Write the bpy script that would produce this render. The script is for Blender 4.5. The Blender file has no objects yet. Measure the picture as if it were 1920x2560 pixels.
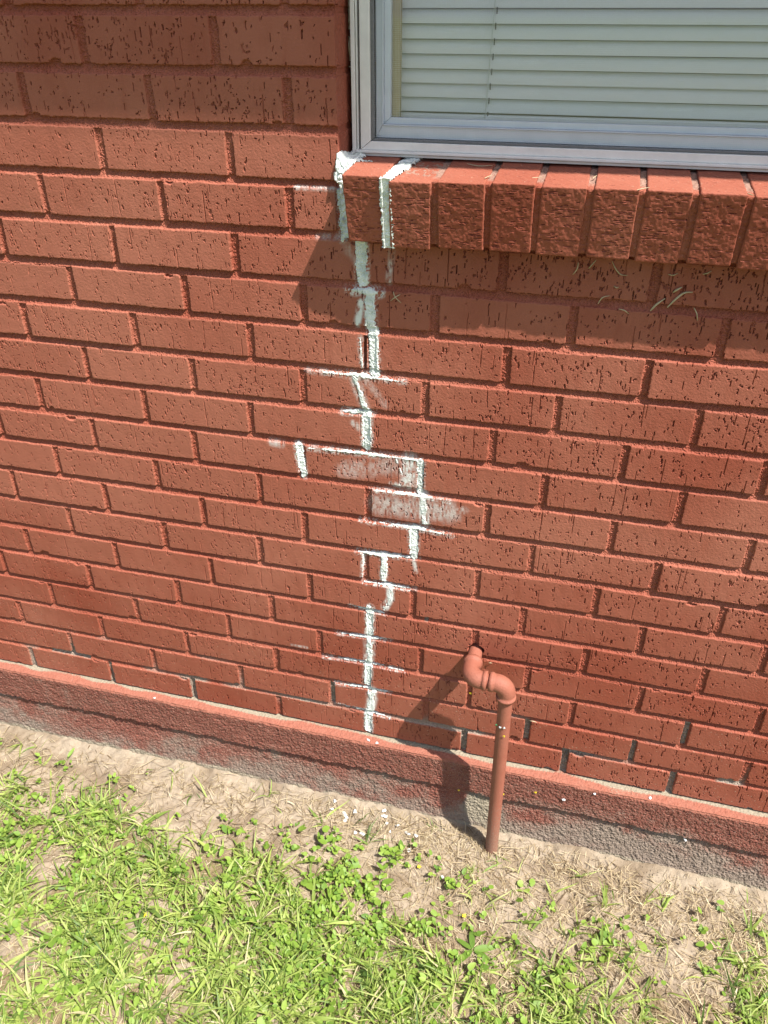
import bpy, math, random
import numpy as np
from mathutils import Vector, Matrix

scene = bpy.context.scene
COL = scene.collection
random.seed(7)
RNG = np.random.default_rng(11)

# ------------------------------------------------------------------ camera
def Rz(a): return Matrix.Rotation(a, 3, 'Z')
def Rx(a): return Matrix.Rotation(a, 3, 'X')
cam_d = bpy.data.cameras.new('camera')
cam = bpy.data.objects.new('camera', cam_d)
COL.objects.link(cam)
PITCH, YAW = math.radians(-32.582), math.radians(14.515)
rot = Rz(YAW) @ Rx(PITCH) @ Rx(math.radians(90))
cam.matrix_world = Matrix.Translation((0.3170, -1.1092, 1.2960)) @ rot.to_4x4()
cam_d.sensor_fit = 'VERTICAL'
cam_d.sensor_height = 24.0
cam_d.lens = 18.543
cam_d.clip_start = 0.02
cam_d.clip_end = 500.0
scene.camera = cam

# ------------------------------------------------------------------ light
LX, LY, LZ = -1.98, 1.0, -3.64            # direction the sunlight travels
SUN_EL = math.atan2(-LZ, math.hypot(LX, LY))
SUN_AZ = math.atan2(-LX, -LY)             # clockwise from +Y
world = bpy.data.worlds.new('World')
scene.world = world
world.use_nodes = True
wn, wl = world.node_tree.nodes, world.node_tree.links
bg = wn.get('Background') or wn.new('ShaderNodeBackground')
sky = wn.new('ShaderNodeTexSky')
sky.sky_type = 'NISHITA'
sky.sun_disc = False
sky.sun_elevation = SUN_EL
sky.sun_rotation = SUN_AZ
sky.air_density = 1.0
sky.dust_density = 2.0
sky.ozone_density = 1.0
wl.new(sky.outputs[0], bg.inputs[0])
bg.inputs[1].default_value = 0.108
sun_d = bpy.data.lights.new('sun', 'SUN')
sun_d.energy = 5.0
sun_d.angle = math.radians(0.53)
sun_d.color = (1.0, 0.96, 0.90)
sun = bpy.data.objects.new('sun', sun_d)
COL.objects.link(sun)
sun.rotation_euler = Vector((LX, LY, LZ)).to_track_quat('-Z', 'Y').to_euler()
sun.location = (3, -3, 6)
scene.view_settings.view_transform = 'Standard'
scene.view_settings.look = 'None'
scene.view_settings.gamma = 1.0
scene.view_settings.exposure = 0.90

# ------------------------------------------------------------------ helpers
def tag(o, label=None, cat=None, group=None, kind=None):
    if label: o['label'] = label
    if cat: o['category'] = cat
    if group: o['group'] = group
    if kind: o['kind'] = kind
    return o

def empty(name, loc=(0, 0, 0)):
    o = bpy.data.objects.new(name, None)
    o.empty_display_size = 0.05
    COL.objects.link(o)
    o.location = loc
    return o

def mesh_np(name, V, F, mat, parent=None, attrs=None, smooth=False, origin=None):
    """V (n,3), F (m,k) -> ONE mesh object (world coordinates, parent keeps them)."""
    V = np.asarray(V, dtype=np.float32)
    F = np.asarray(F, dtype=np.int32)
    if parent is not None: org = np.array(parent.matrix_world.translation, dtype=np.float32) if False else np.array(wloc(parent), dtype=np.float32)
    else: org = np.zeros(3, np.float32)
    loc = np.zeros(3, np.float32)
    if origin is not None:
        loc = np.asarray(origin, np.float32) - org
    me = bpy.data.meshes.new(name)
    me.vertices.add(len(V))
    me.vertices.foreach_set('co', (V - org - loc).ravel())
    k = F.shape[1]
    me.loops.add(F.size)
    me.loops.foreach_set('vertex_index', F.ravel())
    me.polygons.add(len(F))
    me.polygons.foreach_set('loop_start', np.arange(0, F.size, k, dtype=np.int32))
    me.update(calc_edges=True)
    if smooth: me.shade_smooth()
    else: me.shade_flat()
    for an, arr in (attrs or {}).items():
        a = me.attributes.new(an, 'FLOAT', 'POINT')
        a.data.foreach_set('value', np.asarray(arr, np.float32).ravel())
    me.materials.append(mat)
    o = bpy.data.objects.new(name, me)
    COL.objects.link(o)
    o.location = loc
    if parent is not None: o.parent = parent
    return o

def wloc(o):
    l = Vector(o.location)
    while o.parent is not None:
        o = o.parent
        l = l + Vector(o.location)
    return l

class MB:
    def __init__(s): s.v = []; s.f = []
    def box(s, x0, x1, y0, y1, z0, z1):
        b = len(s.v)
        s.v += [(x0,y0,z0),(x1,y0,z0),(x1,y1,z0),(x0,y1,z0),(x0,y0,z1),(x1,y0,z1),(x1,y1,z1),(x0,y1,z1)]
        s.f += [(b,b+3,b+2,b+1),(b+4,b+5,b+6,b+7),(b,b+1,b+5,b+4),(b+1,b+2,b+6,b+5),(b+2,b+3,b+7,b+6),(b+3,b,b+4,b+7)]
    def hexa(s, pts):
        b = len(s.v); s.v += [tuple(p) for p in pts]
        s.f += [(b,b+3,b+2,b+1),(b+4,b+5,b+6,b+7),(b,b+1,b+5,b+4),(b+1,b+2,b+6,b+5),(b+2,b+3,b+7,b+6),(b+3,b,b+4,b+7)]
    def build(s, name, mat, parent=None, bevel=0.0, smooth=False, origin=None, seg=2):
        o = mesh_np(name, np.array(s.v), np.array(s.f), mat, parent, smooth=smooth, origin=origin)
        if bevel:
            m = o.modifiers.new('b', 'BEVEL'); m.width = bevel; m.segments = seg; m.limit_method = 'ANGLE'
        return o

_T = {}
def vn(x, y, s, seed=0):
    """value noise in [-1,1], lattice size s"""
    if seed not in _T: _T[seed] = np.random.default_rng(1000 + seed).uniform(-1, 1, (256, 256)).astype(np.float32)
    T = _T[seed]
    xs = np.asarray(x) / s; ys = np.asarray(y) / s
    xi = np.floor(xs).astype(np.int32); yi = np.floor(ys).astype(np.int32)
    fx = (xs - xi).astype(np.float32); fy = (ys - yi).astype(np.float32)
    fx = fx * fx * (3 - 2 * fx); fy = fy * fy * (3 - 2 * fy)
    x0 = xi & 255; x1 = (xi + 1) & 255; y0 = yi & 255; y1 = (yi + 1) & 255
    return (T[x0, y0] * (1 - fx) + T[x1, y0] * fx) * (1 - fy) + (T[x0, y1] * (1 - fx) + T[x1, y1] * fx) * fy
def fbm(x, y, s, seed=0, o=3):
    r = 0; a = 1.0; t = 0
    for i in range(o):
        r = r + a * vn(x, y, s, seed + i); t += a; a *= 0.5; s *= 0.5
    return r / t
def sstep(a, b, x):
    t = np.clip((x - a) / (b - a), 0, 1)
    return t * t * (3 - 2 * t)

def grid_faces(nx, nz):
    """index [iz*nx+ix]; winding gives normal -Y for x right, z up"""
    i = np.arange((nz - 1) * (nx - 1), dtype=np.int32)
    r = i // (nx - 1); c = i % (nx - 1)
    a = r * nx + c
    return np.stack([a, a + 1, a + nx + 1, a + nx], 1)

# ------------------------------------------------------------------ materials
def new_mat(name):
    m = bpy.data.materials.new(name); m.use_nodes = True
    nt = m.node_tree
    return m, nt, nt.nodes.get('Principled BSDF')
def N(nt, typ, **kw):
    n = nt.nodes.new(typ)
    for k, v in kw.items(): setattr(n, k, v)
    return n
def noise(nt, vec, scale, detail=3, rough=0.55):
    n = N(nt, 'ShaderNodeTexNoise'); n.inputs['Scale'].default_value = scale
    n.inputs['Detail'].default_value = detail; n.inputs['Roughness'].default_value = rough
    nt.links.new(vec, n.inputs['Vector'])
    return n.outputs['Fac']
def ramp(nt, fac, stops):
    r = N(nt, 'ShaderNodeValToRGB')
    el = r.color_ramp.elements
    while len(el) < len(stops): el.new(0.5)
    for e, (p, c) in zip(el, stops):
        e.position = p; e.color = (*c, 1) if len(c) == 3 else c
    nt.links.new(fac, r.inputs[0])
    return r.outputs[0]
def mix(nt, fac, a, b, mode='MIX'):
    m = N(nt, 'ShaderNodeMix', data_type='RGBA', blend_type=mode)
    for sock, v in ((m.inputs[0], fac), (m.inputs[6], a), (m.inputs[7], b)):
        if isinstance(v, (int, float)): sock.default_value = v
        elif isinstance(v, tuple): sock.default_value = (*v, 1)
        else: nt.links.new(v, sock)
    return m.outputs[2]
def mth(nt, op, a, b=None, clamp=False):
    m = N(nt, 'ShaderNodeMath', operation=op, use_clamp=clamp)
    for i, v in enumerate((a, b)):
        if v is None: continue
        if isinstance(v, (int, float)): m.inputs[i].default_value = v
        else: nt.links.new(v, m.inputs[i])
    return m.outputs[0]
def attr(nt, name):
    a = N(nt, 'ShaderNodeAttribute', attribute_name=name)
    return a.outputs['Fac']
def objco(nt, scale=(1, 1, 1)):
    t = N(nt, 'ShaderNodeTexCoord')
    mp = N(nt, 'ShaderNodeMapping'); mp.inputs['Scale'].default_value = scale
    nt.links.new(t.outputs['Object'], mp.inputs[0])
    return mp.outputs[0]
def bump(nt, p, h, dist, strength=1.0):
    b = N(nt, 'ShaderNodeBump'); b.inputs['Distance'].default_value = dist; b.inputs['Strength'].default_value = strength
    nt.links.new(h, b.inputs['Height']); nt.links.new(b.outputs[0], p.inputs['Normal'])

RED = (0.262, 0.064, 0.035)
REDPALE = (0.350, 0.121, 0.075)
REDDEEP = (0.216, 0.043, 0.020)
def paint_mat(name='red_painted_brick'):
    m, nt, p = new_mat(name)
    co = objco(nt); cv = objco(nt, (1, 1, 0.25))
    base = mix(nt, ramp(nt, noise(nt, co, 3.5, 4), [(0.35, (0, 0, 0)), (0.68, (1, 1, 1))]), RED, REDPALE)
    streak = ramp(nt, noise(nt, cv, 60, 3), [(0.52, (0, 0, 0)), (0.72, (1, 1, 1))])
    base = mix(nt, mth(nt, 'MULTIPLY', streak, 0.30), base, REDDEEP)
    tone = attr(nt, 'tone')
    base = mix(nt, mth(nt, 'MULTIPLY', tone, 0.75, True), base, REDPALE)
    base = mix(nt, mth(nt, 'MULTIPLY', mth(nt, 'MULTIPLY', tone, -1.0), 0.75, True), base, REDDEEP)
    # tan dust specks
    sp = ramp(nt, noise(nt, co, 420, 1), [(0.70, (0, 0, 0)), (0.76, (1, 1, 1))])
    base = mix(nt, mth(nt, 'MULTIPLY', sp, attr(nt, 'dust')), base, (0.55, 0.42, 0.30))
    bare = attr(nt, 'bare')
    conc = mix(nt, noise(nt, co, 260, 4), (0.10, 0.085, 0.065), (0.46, 0.41, 0.33))
    base = mix(nt, bare, base, conc)
    base = mix(nt, attr(nt, 'smear'), base, (0.66, 0.66, 0.62))
    nt.links.new(base, p.inputs['Base Color'])
    p.inputs['Roughness'].default_value = 0.72
    p.inputs['Specular IOR Level'].default_value = 0.28
    bump(nt, p, noise(nt, co, 650, 4, 0.7), 0.0008, 0.7)
    return m
M_BRICK = paint_mat()

def filler_mat():
    m, nt, p = new_mat('white_crack_filler')
    co = objco(nt)
    c = mix(nt, noise(nt, co, 240, 4), (0.60, 0.62, 0.58), (0.82, 0.84, 0.80))
    c = mix(nt, ramp(nt, noise(nt, co, 45, 4), [(0.45, (0, 0, 0)), (0.65, (1, 1, 1))]), c, (0.46, 0.50, 0.46))
    nt.links.new(c, p.inputs['Base Color']); p.inputs['Roughness'].default_value = 0.95
    p.inputs['Specular IOR Level'].default_value = 0.1
    bump(nt, p, noise(nt, co, 700, 4), 0.0007, 0.7)
    return m
M_FILL = filler_mat()

def found_mat():
    m, nt, p = new_mat('painted_concrete_foundation')
    co = objco(nt)
    red = mix(nt, noise(nt, co, 30, 5), (0.135, 0.040, 0.028), (0.240, 0.088, 0.062))
    red = mix(nt, mth(nt, 'MULTIPLY', ramp(nt, noise(nt, co, 700, 2), [(0.56, (0, 0, 0)), (0.66, (1, 1, 1))]), 0.65), red, (0.38, 0.28, 0.21))
    grey = mix(nt, noise(nt, co, 220, 5, 0.7), (0.095, 0.070, 0.052), (0.36, 0.285, 0.225))
    tan = mix(nt, noise(nt, co, 300, 4, 0.7), (0.17, 0.14, 0.095), (0.40, 0.345, 0.26))
    a = attr(nt, 'paint')
    nz = noise(nt, co, 420, 6, 0.9)
    fac = ramp(nt, mth(nt, 'ADD', mth(nt, 'MULTIPLY', mth(nt, 'SUBTRACT', nz, 0.5), 2.6), a), [(0.30, (0, 0, 0)), (0.70, (1, 1, 1))])
    c = mix(nt, fac, grey, red)
    top = attr(nt, 'ledge')
    pink = mix(nt, noise(nt, co, 120, 4), (0.25, 0.080, 0.050), (0.35, 0.15, 0.105))
    c = mix(nt, top, c, pink)
    d = attr(nt, 'dust')
    df = ramp(nt, mth(nt, 'ADD', mth(nt, 'SUBTRACT', noise(nt, co, 420, 4, 0.7), 0.5), d), [(0.42, (0, 0, 0)), (0.62, (1, 1, 1))])
    c = mix(nt, df, c, tan)
    nt.links.new(c, p.inputs['Base Color']); p.inputs['Roughness'].default_value = 0.9
    p.inputs['Specular IOR Level'].default_value = 0.15
    bump(nt, p, noise(nt, co, 420, 5, 0.7), 0.0015, 0.8)
    return m
M_FOUND = found_mat()

def soil_mat():
    m, nt, p = new_mat('dry_soil')
    co = objco(nt)
    tan = mix(nt, noise(nt, co, 90, 5, 0.65), (0.21, 0.165, 0.115), (0.44, 0.36, 0.27))
    tan = mix(nt, ramp(nt, noise(nt, co, 14, 4), [(0.45, (0, 0, 0)), (0.62, (1, 1, 1))]), tan, (0.23, 0.175, 0.12))
    th = attr(nt, 'thatch')
    thc = mix(nt, noise(nt, co, 300, 4, 0.7), (0.09, 0.065, 0.035), (0.30, 0.23, 0.13))
    tf = ramp(nt, mth(nt, 'ADD', mth(nt, 'SUBTRACT', noise(nt, co, 45, 4), 0.5), th), [(0.40, (0, 0, 0)), (0.60, (1, 1, 1))])
    c = mix(nt, tf, tan, thc)
    far = attr(nt, 'lawn')
    lg = mix(nt, noise(nt, co, 22, 5, 0.7), (0.07, 0.11, 0.022), (0.16, 0.19, 0.06))
    c = mix(nt, far, c, lg)
    nt.links.new(c, p.inputs['Base Color']); p.inputs['Roughness'].default_value = 1.0
    p.inputs['Specular IOR Level'].default_value = 0.05
    bump(nt, p, noise(nt, co, 260, 5, 0.7), 0.003, 0.8)
    return m
M_SOIL = soil_mat()

def leaf_mat(name, stops, trans=0.35, rough=0.5, spec=0.35):
    m, nt, p = new_mat(name)
    t = attr(nt, 'tone')
    c = ramp(nt, t, stops)
    co = objco(nt)
    c = mix(nt, mth(nt, 'MULTIPLY', noise(nt, co, 120, 2), 0.35), c, (0.10, 0.13, 0.03), 'MULTIPLY') if False else c
    nt.links.new(c, p.inputs['Base Color']); p.inputs['Roughness'].default_value = rough
    p.inputs['Specular IOR Level'].default_value = spec
    tr = N(nt, 'ShaderNodeBsdfTranslucent')
    tc = mix(nt, 1.0, c, (0.95, 1.0, 0.55), 'MULTIPLY')
    nt.links.new(tc, tr.inputs[0])
    ms = N(nt, 'ShaderNodeMixShader'); ms.inputs[0].default_value = trans
    nt.links.new(p.outputs[0], ms.inputs[1]); nt.links.new(tr.outputs[0], ms.inputs[2])
    out = nt.nodes.get('Material Output')
    nt.links.new(ms.outputs[0], out.inputs[0])
    return m
M_GRASS = leaf_mat('grass_blade', [(0.0, (0.10, 0.17, 0.04)), (0.35, (0.22, 0.31, 0.06)), (0.7, (0.39, 0.47, 0.12)), (0.92, (0.42, 0.48, 0.16)), (1.0, (0.52, 0.46, 0.27))])
M_CLOVER = leaf_mat('clover_leaf', [(0.0, (0.12, 0.22, 0.035)), (0.5, (0.22, 0.35, 0.05)), (1.0, (0.34, 0.45, 0.09))])
M_STRAW = leaf_mat('straw', [(0.0, (0.10, 0.065, 0.035)), (0.35, (0.26, 0.19, 0.11)), (0.6, (0.42, 0.33, 0.20)), (1.0, (0.64, 0.54, 0.37))], 0.15, 0.8, 0.1)

def simple(name, c1, c2, scale=60, rough=0.6, metal=0.0, spec=0.3, bmp=0.0, bs=200):
    m, nt, p = new_mat(name)
    co = objco(nt)
    nt.links.new(mix(nt, noise(nt, co, scale, 4), c1, c2), p.inputs['Base Color'])
    p.inputs['Roughness'].default_value = rough; p.inputs['Metallic'].default_value = metal
    p.inputs['Specular IOR Level'].default_value = spec
    if bmp: bump(nt, p, noise(nt, co, bs, 4), bmp, 0.7)
    return m
M_PIPE = None
def pipe_mat():
    m, nt, p = new_mat('red_painted_pipe')
    co = objco(nt)
    c = mix(nt, noise(nt, co, 45, 4), (0.25, 0.075, 0.046), (0.345, 0.130, 0.085))
    rust = attr(nt, 'rust')
    rf = ramp(nt, mth(nt, 'ADD', mth(nt, 'MULTIPLY', mth(nt, 'SUBTRACT', noise(nt, co, 260, 5, 0.8), 0.5), 2.0), rust), [(0.36, (0, 0, 0)), (0.56, (1, 1, 1))])
    c = mix(nt, rf, c, mix(nt, noise(nt, co, 500, 3), (0.13, 0.040, 0.024), (0.40, 0.24, 0.17)))
    nt.links.new(c, p.inputs['Base Color']); p.inputs['Roughness'].default_value = 0.6
    p.inputs['Specular IOR Level'].default_value = 0.3
    bump(nt, p, noise(nt, co, 260, 5, .7), 0.0014, 0.8)
    return m
M_PIPE = pipe_mat()
M_ALU = simple('weathered_aluminium', (0.58, 0.565, 0.54), (0.84, 0.82, 0.78), 45, 0.5, 0.0, 0.35, 0.0002, 500)
M_ALU2 = simple('bluish_aluminium_sash', (0.48, 0.52, 0.56), (0.64, 0.68, 0.72), 30, 0.5, 0.2, 0.5)
M_DARK = simple('dark_gap', (0.012, 0.011, 0.010), (0.03, 0.027, 0.022), 80, 0.9)
M_SPLINE = simple('screen_spline_rubber', (0.10, 0.10, 0.10), (0.20, 0.20, 0.20), 300, 0.7)
M_SCREEN = simple('grey_screen_wire', (0.60, 0.61, 0.61), (0.76, 0.77, 0.77), 300, 0.6)
M_BLIND = simple('pale_blind_slat', (0.67, 0.65, 0.665), (0.73, 0.71, 0.725), 8, 0.5)
M_BROWN = simple('brown_wood_jamb', (0.34, 0.25, 0.14), (0.50, 0.38, 0.23), 60, 0.7)
M_CAULK = simple('old_tan_caulk', (0.30, 0.24, 0.14), (0.60, 0.55, 0.42), 160, 0.9, bmp=0.002, bs=200)
M_ROOM = simple('dim_room_plaster', (0.30, 0.29, 0.27), (0.36, 0.35, 0.33), 5, 0.9)
M_WOOD = simple('white_painted_eave', (0.70, 0.69, 0.66), (0.78, 0.77, 0.74), 12, 0.6)
M_SHING = simple('grey_shingle', (0.10, 0.10, 0.10), (0.22, 0.21, 0.20), 60, 0.95, bmp=0.004, bs=120)
M_CHIP = simple('white_plaster_chip', (0.50, 0.51, 0.50), (0.74, 0.75, 0.74), 200, 0.9, bmp=0.001, bs=300)
M_YEL = simple('yellow_petal', (0.75, 0.55, 0.02), (0.85, 0.68, 0.05), 300, 0.6)
M_GREENBIT = simple('green_leaf_bit', (0.04, 0.16, 0.07), (0.08, 0.24, 0.10), 300, 0.6)
M_CHORD = simple('white_cord', (0.45, 0.46, 0.45), (0.6, 0.6, 0.58), 300, 0.8)
def glass_mat():
    m, nt, p = new_mat('window_glass')
    nt.nodes.remove(p)
    lw = N(nt, 'ShaderNodeLayerWeight'); lw.inputs[0].default_value = 0.5
    fr = mth(nt, 'ADD', mth(nt, 'MULTIPLY', mth(nt, 'POWER', lw.outputs['Facing'], 5.0), 0.92), 0.07)
    t = N(nt, 'ShaderNodeBsdfTransparent'); t.inputs[0].default_value = (0.97, 0.99, 0.98, 1)
    g = N(nt, 'ShaderNodeBsdfGlossy'); g.inputs['Roughness'].default_value = 0.02
    ms = N(nt, 'ShaderNodeMixShader')
    nt.links.new(fr, ms.inputs[0]); nt.links.new(t.outputs[0], ms.inputs[1]); nt.links.new(g.outputs[0], ms.inputs[2])
    nt.links.new(ms.outputs[0], nt.nodes.get('Material Output').inputs[0])
    return m
M_GLASS = glass_mat()

# ------------------------------------------------------------------ the house
GZ = -0.19                    # ground level at the wall; z = 0 is the top of the foundation
Q = 0.068                     # one course
JO = 0.0062                   # half a joint
WX0, WX1, WZ0, WZ1 = -0.0345, 0.905, 1.085, 2.05      # window opening
HX = 3.2
ZTOP = 2.23
house = tag(empty('brick_house', (0, 0, GZ)), 'red painted brick house with a zigzag white filled crack running down below its window', 'house')

JOINTS = {
 1:[-0.3961,-0.1994], 2:[-0.5039,-0.3049,-0.1024], 3:[-0.3956,-0.1931], 4:[-0.5082,-0.3088,-0.1088,-0.0345],
 5:[-0.6004,-0.4018,-0.2003,-0.0050,0.1997,0.4027], 6:[-0.4923,-0.2911,-0.0947,0.1062,0.3032,0.5022],
 7:[-0.5958,-0.3925,-0.1883,0.0113,0.2157,0.4158], 8:[-0.4961,-0.2979,-0.1045,0.0964,0.2984,0.4968],
 9:[-0.6060,-0.3973,-0.2009,0.0003,0.2048,0.4051,0.6039], 10:[-0.7085,-0.5112,-0.3122,-0.1136,0.0918,0.2920,0.5002],
 11:[-0.6051,-0.3981,-0.1983,0.0015,0.2064,0.4088,0.6161], 12:[-0.7162,-0.5152,-0.3154,-0.1161,0.0838,0.2865,0.4883],
 13:[-0.6097,-0.4047,-0.2086,-0.0044,0.1995,0.4026,0.6030], 14:[-0.7242,-0.5210,-0.3152,-0.1153,0.0846,0.2849,0.4869,0.6864],
 15:[-0.8015,-0.5964,-0.3980,-0.1963,0.0018,0.2033,0.4027,0.6029], 16:[-0.7033,-0.5018,-0.2955,-0.1021,0.1024,0.3058,0.5085,0.7118],
 17:[-0.7999,-0.5991,-0.3976,-0.1979,-0.0028,0.2001,0.3963,0.6005], 18:[-0.6899,-0.4862,-0.2823,-0.0810,0.1165,0.3180,0.5177,0.7198],
 19:[-0.8074,-0.6034,-0.4016,-0.2028,-0.0024,0.1972,0.3975,0.6010]}
BRICKS = []       # (x0, x1, z0, z1, seed)
_r = np.random.default_rng(5)
for k in range(-14, 20):
    js = list(JOINTS.get(k, [0.0 if k % 2 else -0.1]))
    while js[0] > -HX - 0.1: js.insert(0, js[0] - 0.2005 + _r.normal(0, 0.0015))
    while js[-1] < HX + 0.1: js.append(js[-1] + (0.2005 if not (k == 4 and js[-1] < 0) else 0.13) + _r.normal(0, 0.0015))
    zb = (19 - k) * Q
    for a, b in zip(js[:-1], js[1:]):
        e = _r.normal(0, 0.0006, 4)
        BRICKS.append((a + JO + e[0], b - JO + e[1], zb + JO + e[2] * 0.7, zb + Q - JO + e[3] * 0.7, int(_r.integers(1 << 30)), k))

def wall_field(xs, zs, fine):
    X, Z = np.meshgrid(xs, zs)
    zc = np.round(Z / Q) * Q
    t = (zc - Z) / (2 * JO) + 0.5
    tt = np.clip(t, 0, 1)
    bed = 0.0040 * (1 - tt ** 2) + 0.0019
    Y = np.where(np.abs(Z - zc) < JO * 1.15, bed, 0.0044)
    if fine:
        Y = Y + 0.0006 * vn(X, Z, 0.0045, 3) + 0.0011 * vn(X, Z, 0.0014, 4) + 0.0004 * vn(X, Z, 0.02, 5)
    tone = 0.15 * vn(X, Z, 0.05, 8) - 0.25
    bare = np.zeros_like(Y); ism = np.ones_like(Y)
    dx = xs[1] - xs[0]; dz = zs[1] - zs[0]
    for (x0, x1, z0, z1, sd_, k) in BRICKS:
        if x1 + .004 < xs[0] or x0 - .004 > xs[-1] or z1 + .004 < zs[0] or z0 - .004 > zs[-1]: continue
        r = np.random.default_rng(sd_)
        i0 = max(0, int((x0 - .004 - xs[0]) / dx)); i1 = min(len(xs), int((x1 + .004 - xs[0]) / dx) + 2)
        j0 = max(0, int((z0 - .004 - zs[0]) / dz)); j1 = min(len(zs), int((z1 + .004 - zs[0]) / dz) + 2)
        if i1 - i0 < 2 or j1 - j0 < 2: continue
        x = X[j0:j1, i0:i1]; z = Z[j0:j1, i0:i1]
        cx = (x0 + x1) / 2; czz = (z0 + z1) / 2
        ang = r.normal(0, 0.0035)
        xr = (x - cx) + ang * (z - czz); zr = (z - czz) - ang * (x - cx)
        rad = 0.0022
        qx = np.abs(xr) - (x1 - x0) / 2 + rad; qz = np.abs(zr) - (z1 - z0) / 2 + rad
        sd = np.hypot(np.maximum(qx, 0), np.maximum(qz, 0)) + np.minimum(np.maximum(qx, qz), 0) - rad
        o1, o2 = r.uniform(0, 50, 2)
        if fine:
            sd = sd + 0.0007 * vn(x + o1, z + o2, 0.011, 1) + 0.0006 * vn(x + o1, z + o2, 0.0028, 2)
            if r.random() < 0.35:      # chipped corner or edge
                px = cx + r.choice([-1, 1]) * (x1 - x0) / 2 * r.uniform(0.5, 1); pz = r.choice([z0, z1])
                rr = r.uniform(0.003, 0.007)
                sd = np.maximum(sd, (rr - np.hypot((x - px) / 1.6, z - pz)) + 0.001 * vn(x, z, 0.003, 6))
        m = 1 - sstep(-0.0003, 0.0008, sd)
        yb = r.normal(0, 0.0006) + r.normal(0, 0.004) * (x - cx) * 0.5 + r.normal(0, 0.008) * (z - czz)
        yb = yb + 0.0005 * np.clip(1 + sd / 0.0018, 0, 1) ** 2
        if fine:
            yb = yb + 0.00013 * vn(x + o1, z + o2, 0.0022, 7) + 0.00022 * vn(x + o1, z * 0.6 + o2, 0.012, 9)
            P = np.zeros_like(yb)
            wpx = 0.0005 * vn(x, z, 0.0019, 10); wpz = 0.0009 * vn(x, z, 0.0024, 11)
            dens = r.choice([r.uniform(.25, .7), r.uniform(.5, 1.4), r.uniform(.5, 1.1)])
            area = (x1 - x0) * (z1 - z0) / (0.19 * 0.056)
            n = int(120 * dens * area)
            wx = xs[i0:i1]; wz = zs[j0:j1]
            cl = r.uniform(0, 1, (4, 2))
            for q in range(n):
                if r.random() < 0.3:
                    c = cl[r.integers(4)]; u = np.clip(c + r.normal(0, 0.10, 2), 0, 1)
                else: u = r.random(2)
                px = x0 + u[0] * (x1 - x0); pz = z0 + u[1] * (z1 - z0)
                big = r.random()
                for rep in range(1 if big < 0.55 else 2 if big < 0.85 else 3):
                    hw = r.uniform(0.0004, 0.0008) * (1.6 if r.random() < .12 else 1); hh = hw * r.uniform(1.1, 4.4)
                    if r.random() < 0.25: hw, hh = hw * 1.7, hw * 0.8
                    dep = r.uniform(0.0013, 0.0040)
                    ppx = px + rep * r.normal(0, 0.0013); ppz = pz + rep * r.normal(0, 0.0016)
                    a0 = np.searchsorted(wx, ppx - hw * 1.3); a1 = np.searchsorted(wx, ppx + hw * 1.3)
                    b0 = np.searchsorted(wz, ppz - hh * 1.2); b1 = np.searchsorted(wz, ppz + hh * 1.2)
                    if a1 <= a0 or b1 <= b0: continue
                    sk = r.uniform(-.3, .3)
                    gz = (wz[b0:b1] - ppz)[:, None] + wpz[b0:b1, a0:a1]
                    gx = (wx[a0:a1] - ppx)[None, :] + sk * gz + wpx[b0:b1, a0:a1]
                    v = dep * np.clip(1.2 - (gx / hw) ** 2 - (gz / hh) ** 2, 0, 1) ** .3
                    P[b0:b1, a0:a1] = np.maximum(P[b0:b1, a0:a1], v)
            for q in range(r.poisson(3.4 * area)):      # long vertical drag grooves
                px = r.uniform(x0, x1); hw = r.uniform(0.0004, 0.0008)
                za = r.uniform(z0, z1); zb2 = za + r.choice([-1, 1]) * r.uniform(0.02, 0.09)
                za, zb2 = min(za, zb2), max(za, zb2)
                gx = (x - px) + r.uniform(-.05, .05) * (z - za)
                v = r.uniform(0.0008, 0.0022) * (np.abs(gx) < hw) * (z > za) * (z < zb2)
                P = np.maximum(P, v)
            for q in range(r.poisson(15 * area * dens)):        # drag marks
                px = r.uniform(x0, x1); pz = r.uniform(z0, z1); L = r.uniform(0.004, 0.013)
                v = r.uniform(0.0018, 0.0045) * (np.abs(x - px) < 0.00055) * (np.abs(z - pz) < L / 2)
                P = np.maximum(P, v)
            yb = yb + P
        Y[j0:j1, i0:i1] = Y[j0:j1, i0:i1] * (1 - m) + yb * m
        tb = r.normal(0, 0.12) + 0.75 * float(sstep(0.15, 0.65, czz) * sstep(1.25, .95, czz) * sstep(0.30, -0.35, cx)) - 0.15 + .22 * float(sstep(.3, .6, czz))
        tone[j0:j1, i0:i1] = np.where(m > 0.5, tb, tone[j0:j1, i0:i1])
        ism[j0:j1, i0:i1] = np.minimum(ism[j0:j1, i0:i1], 1 - m)
    return X, Z, Y, tone, ism

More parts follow.
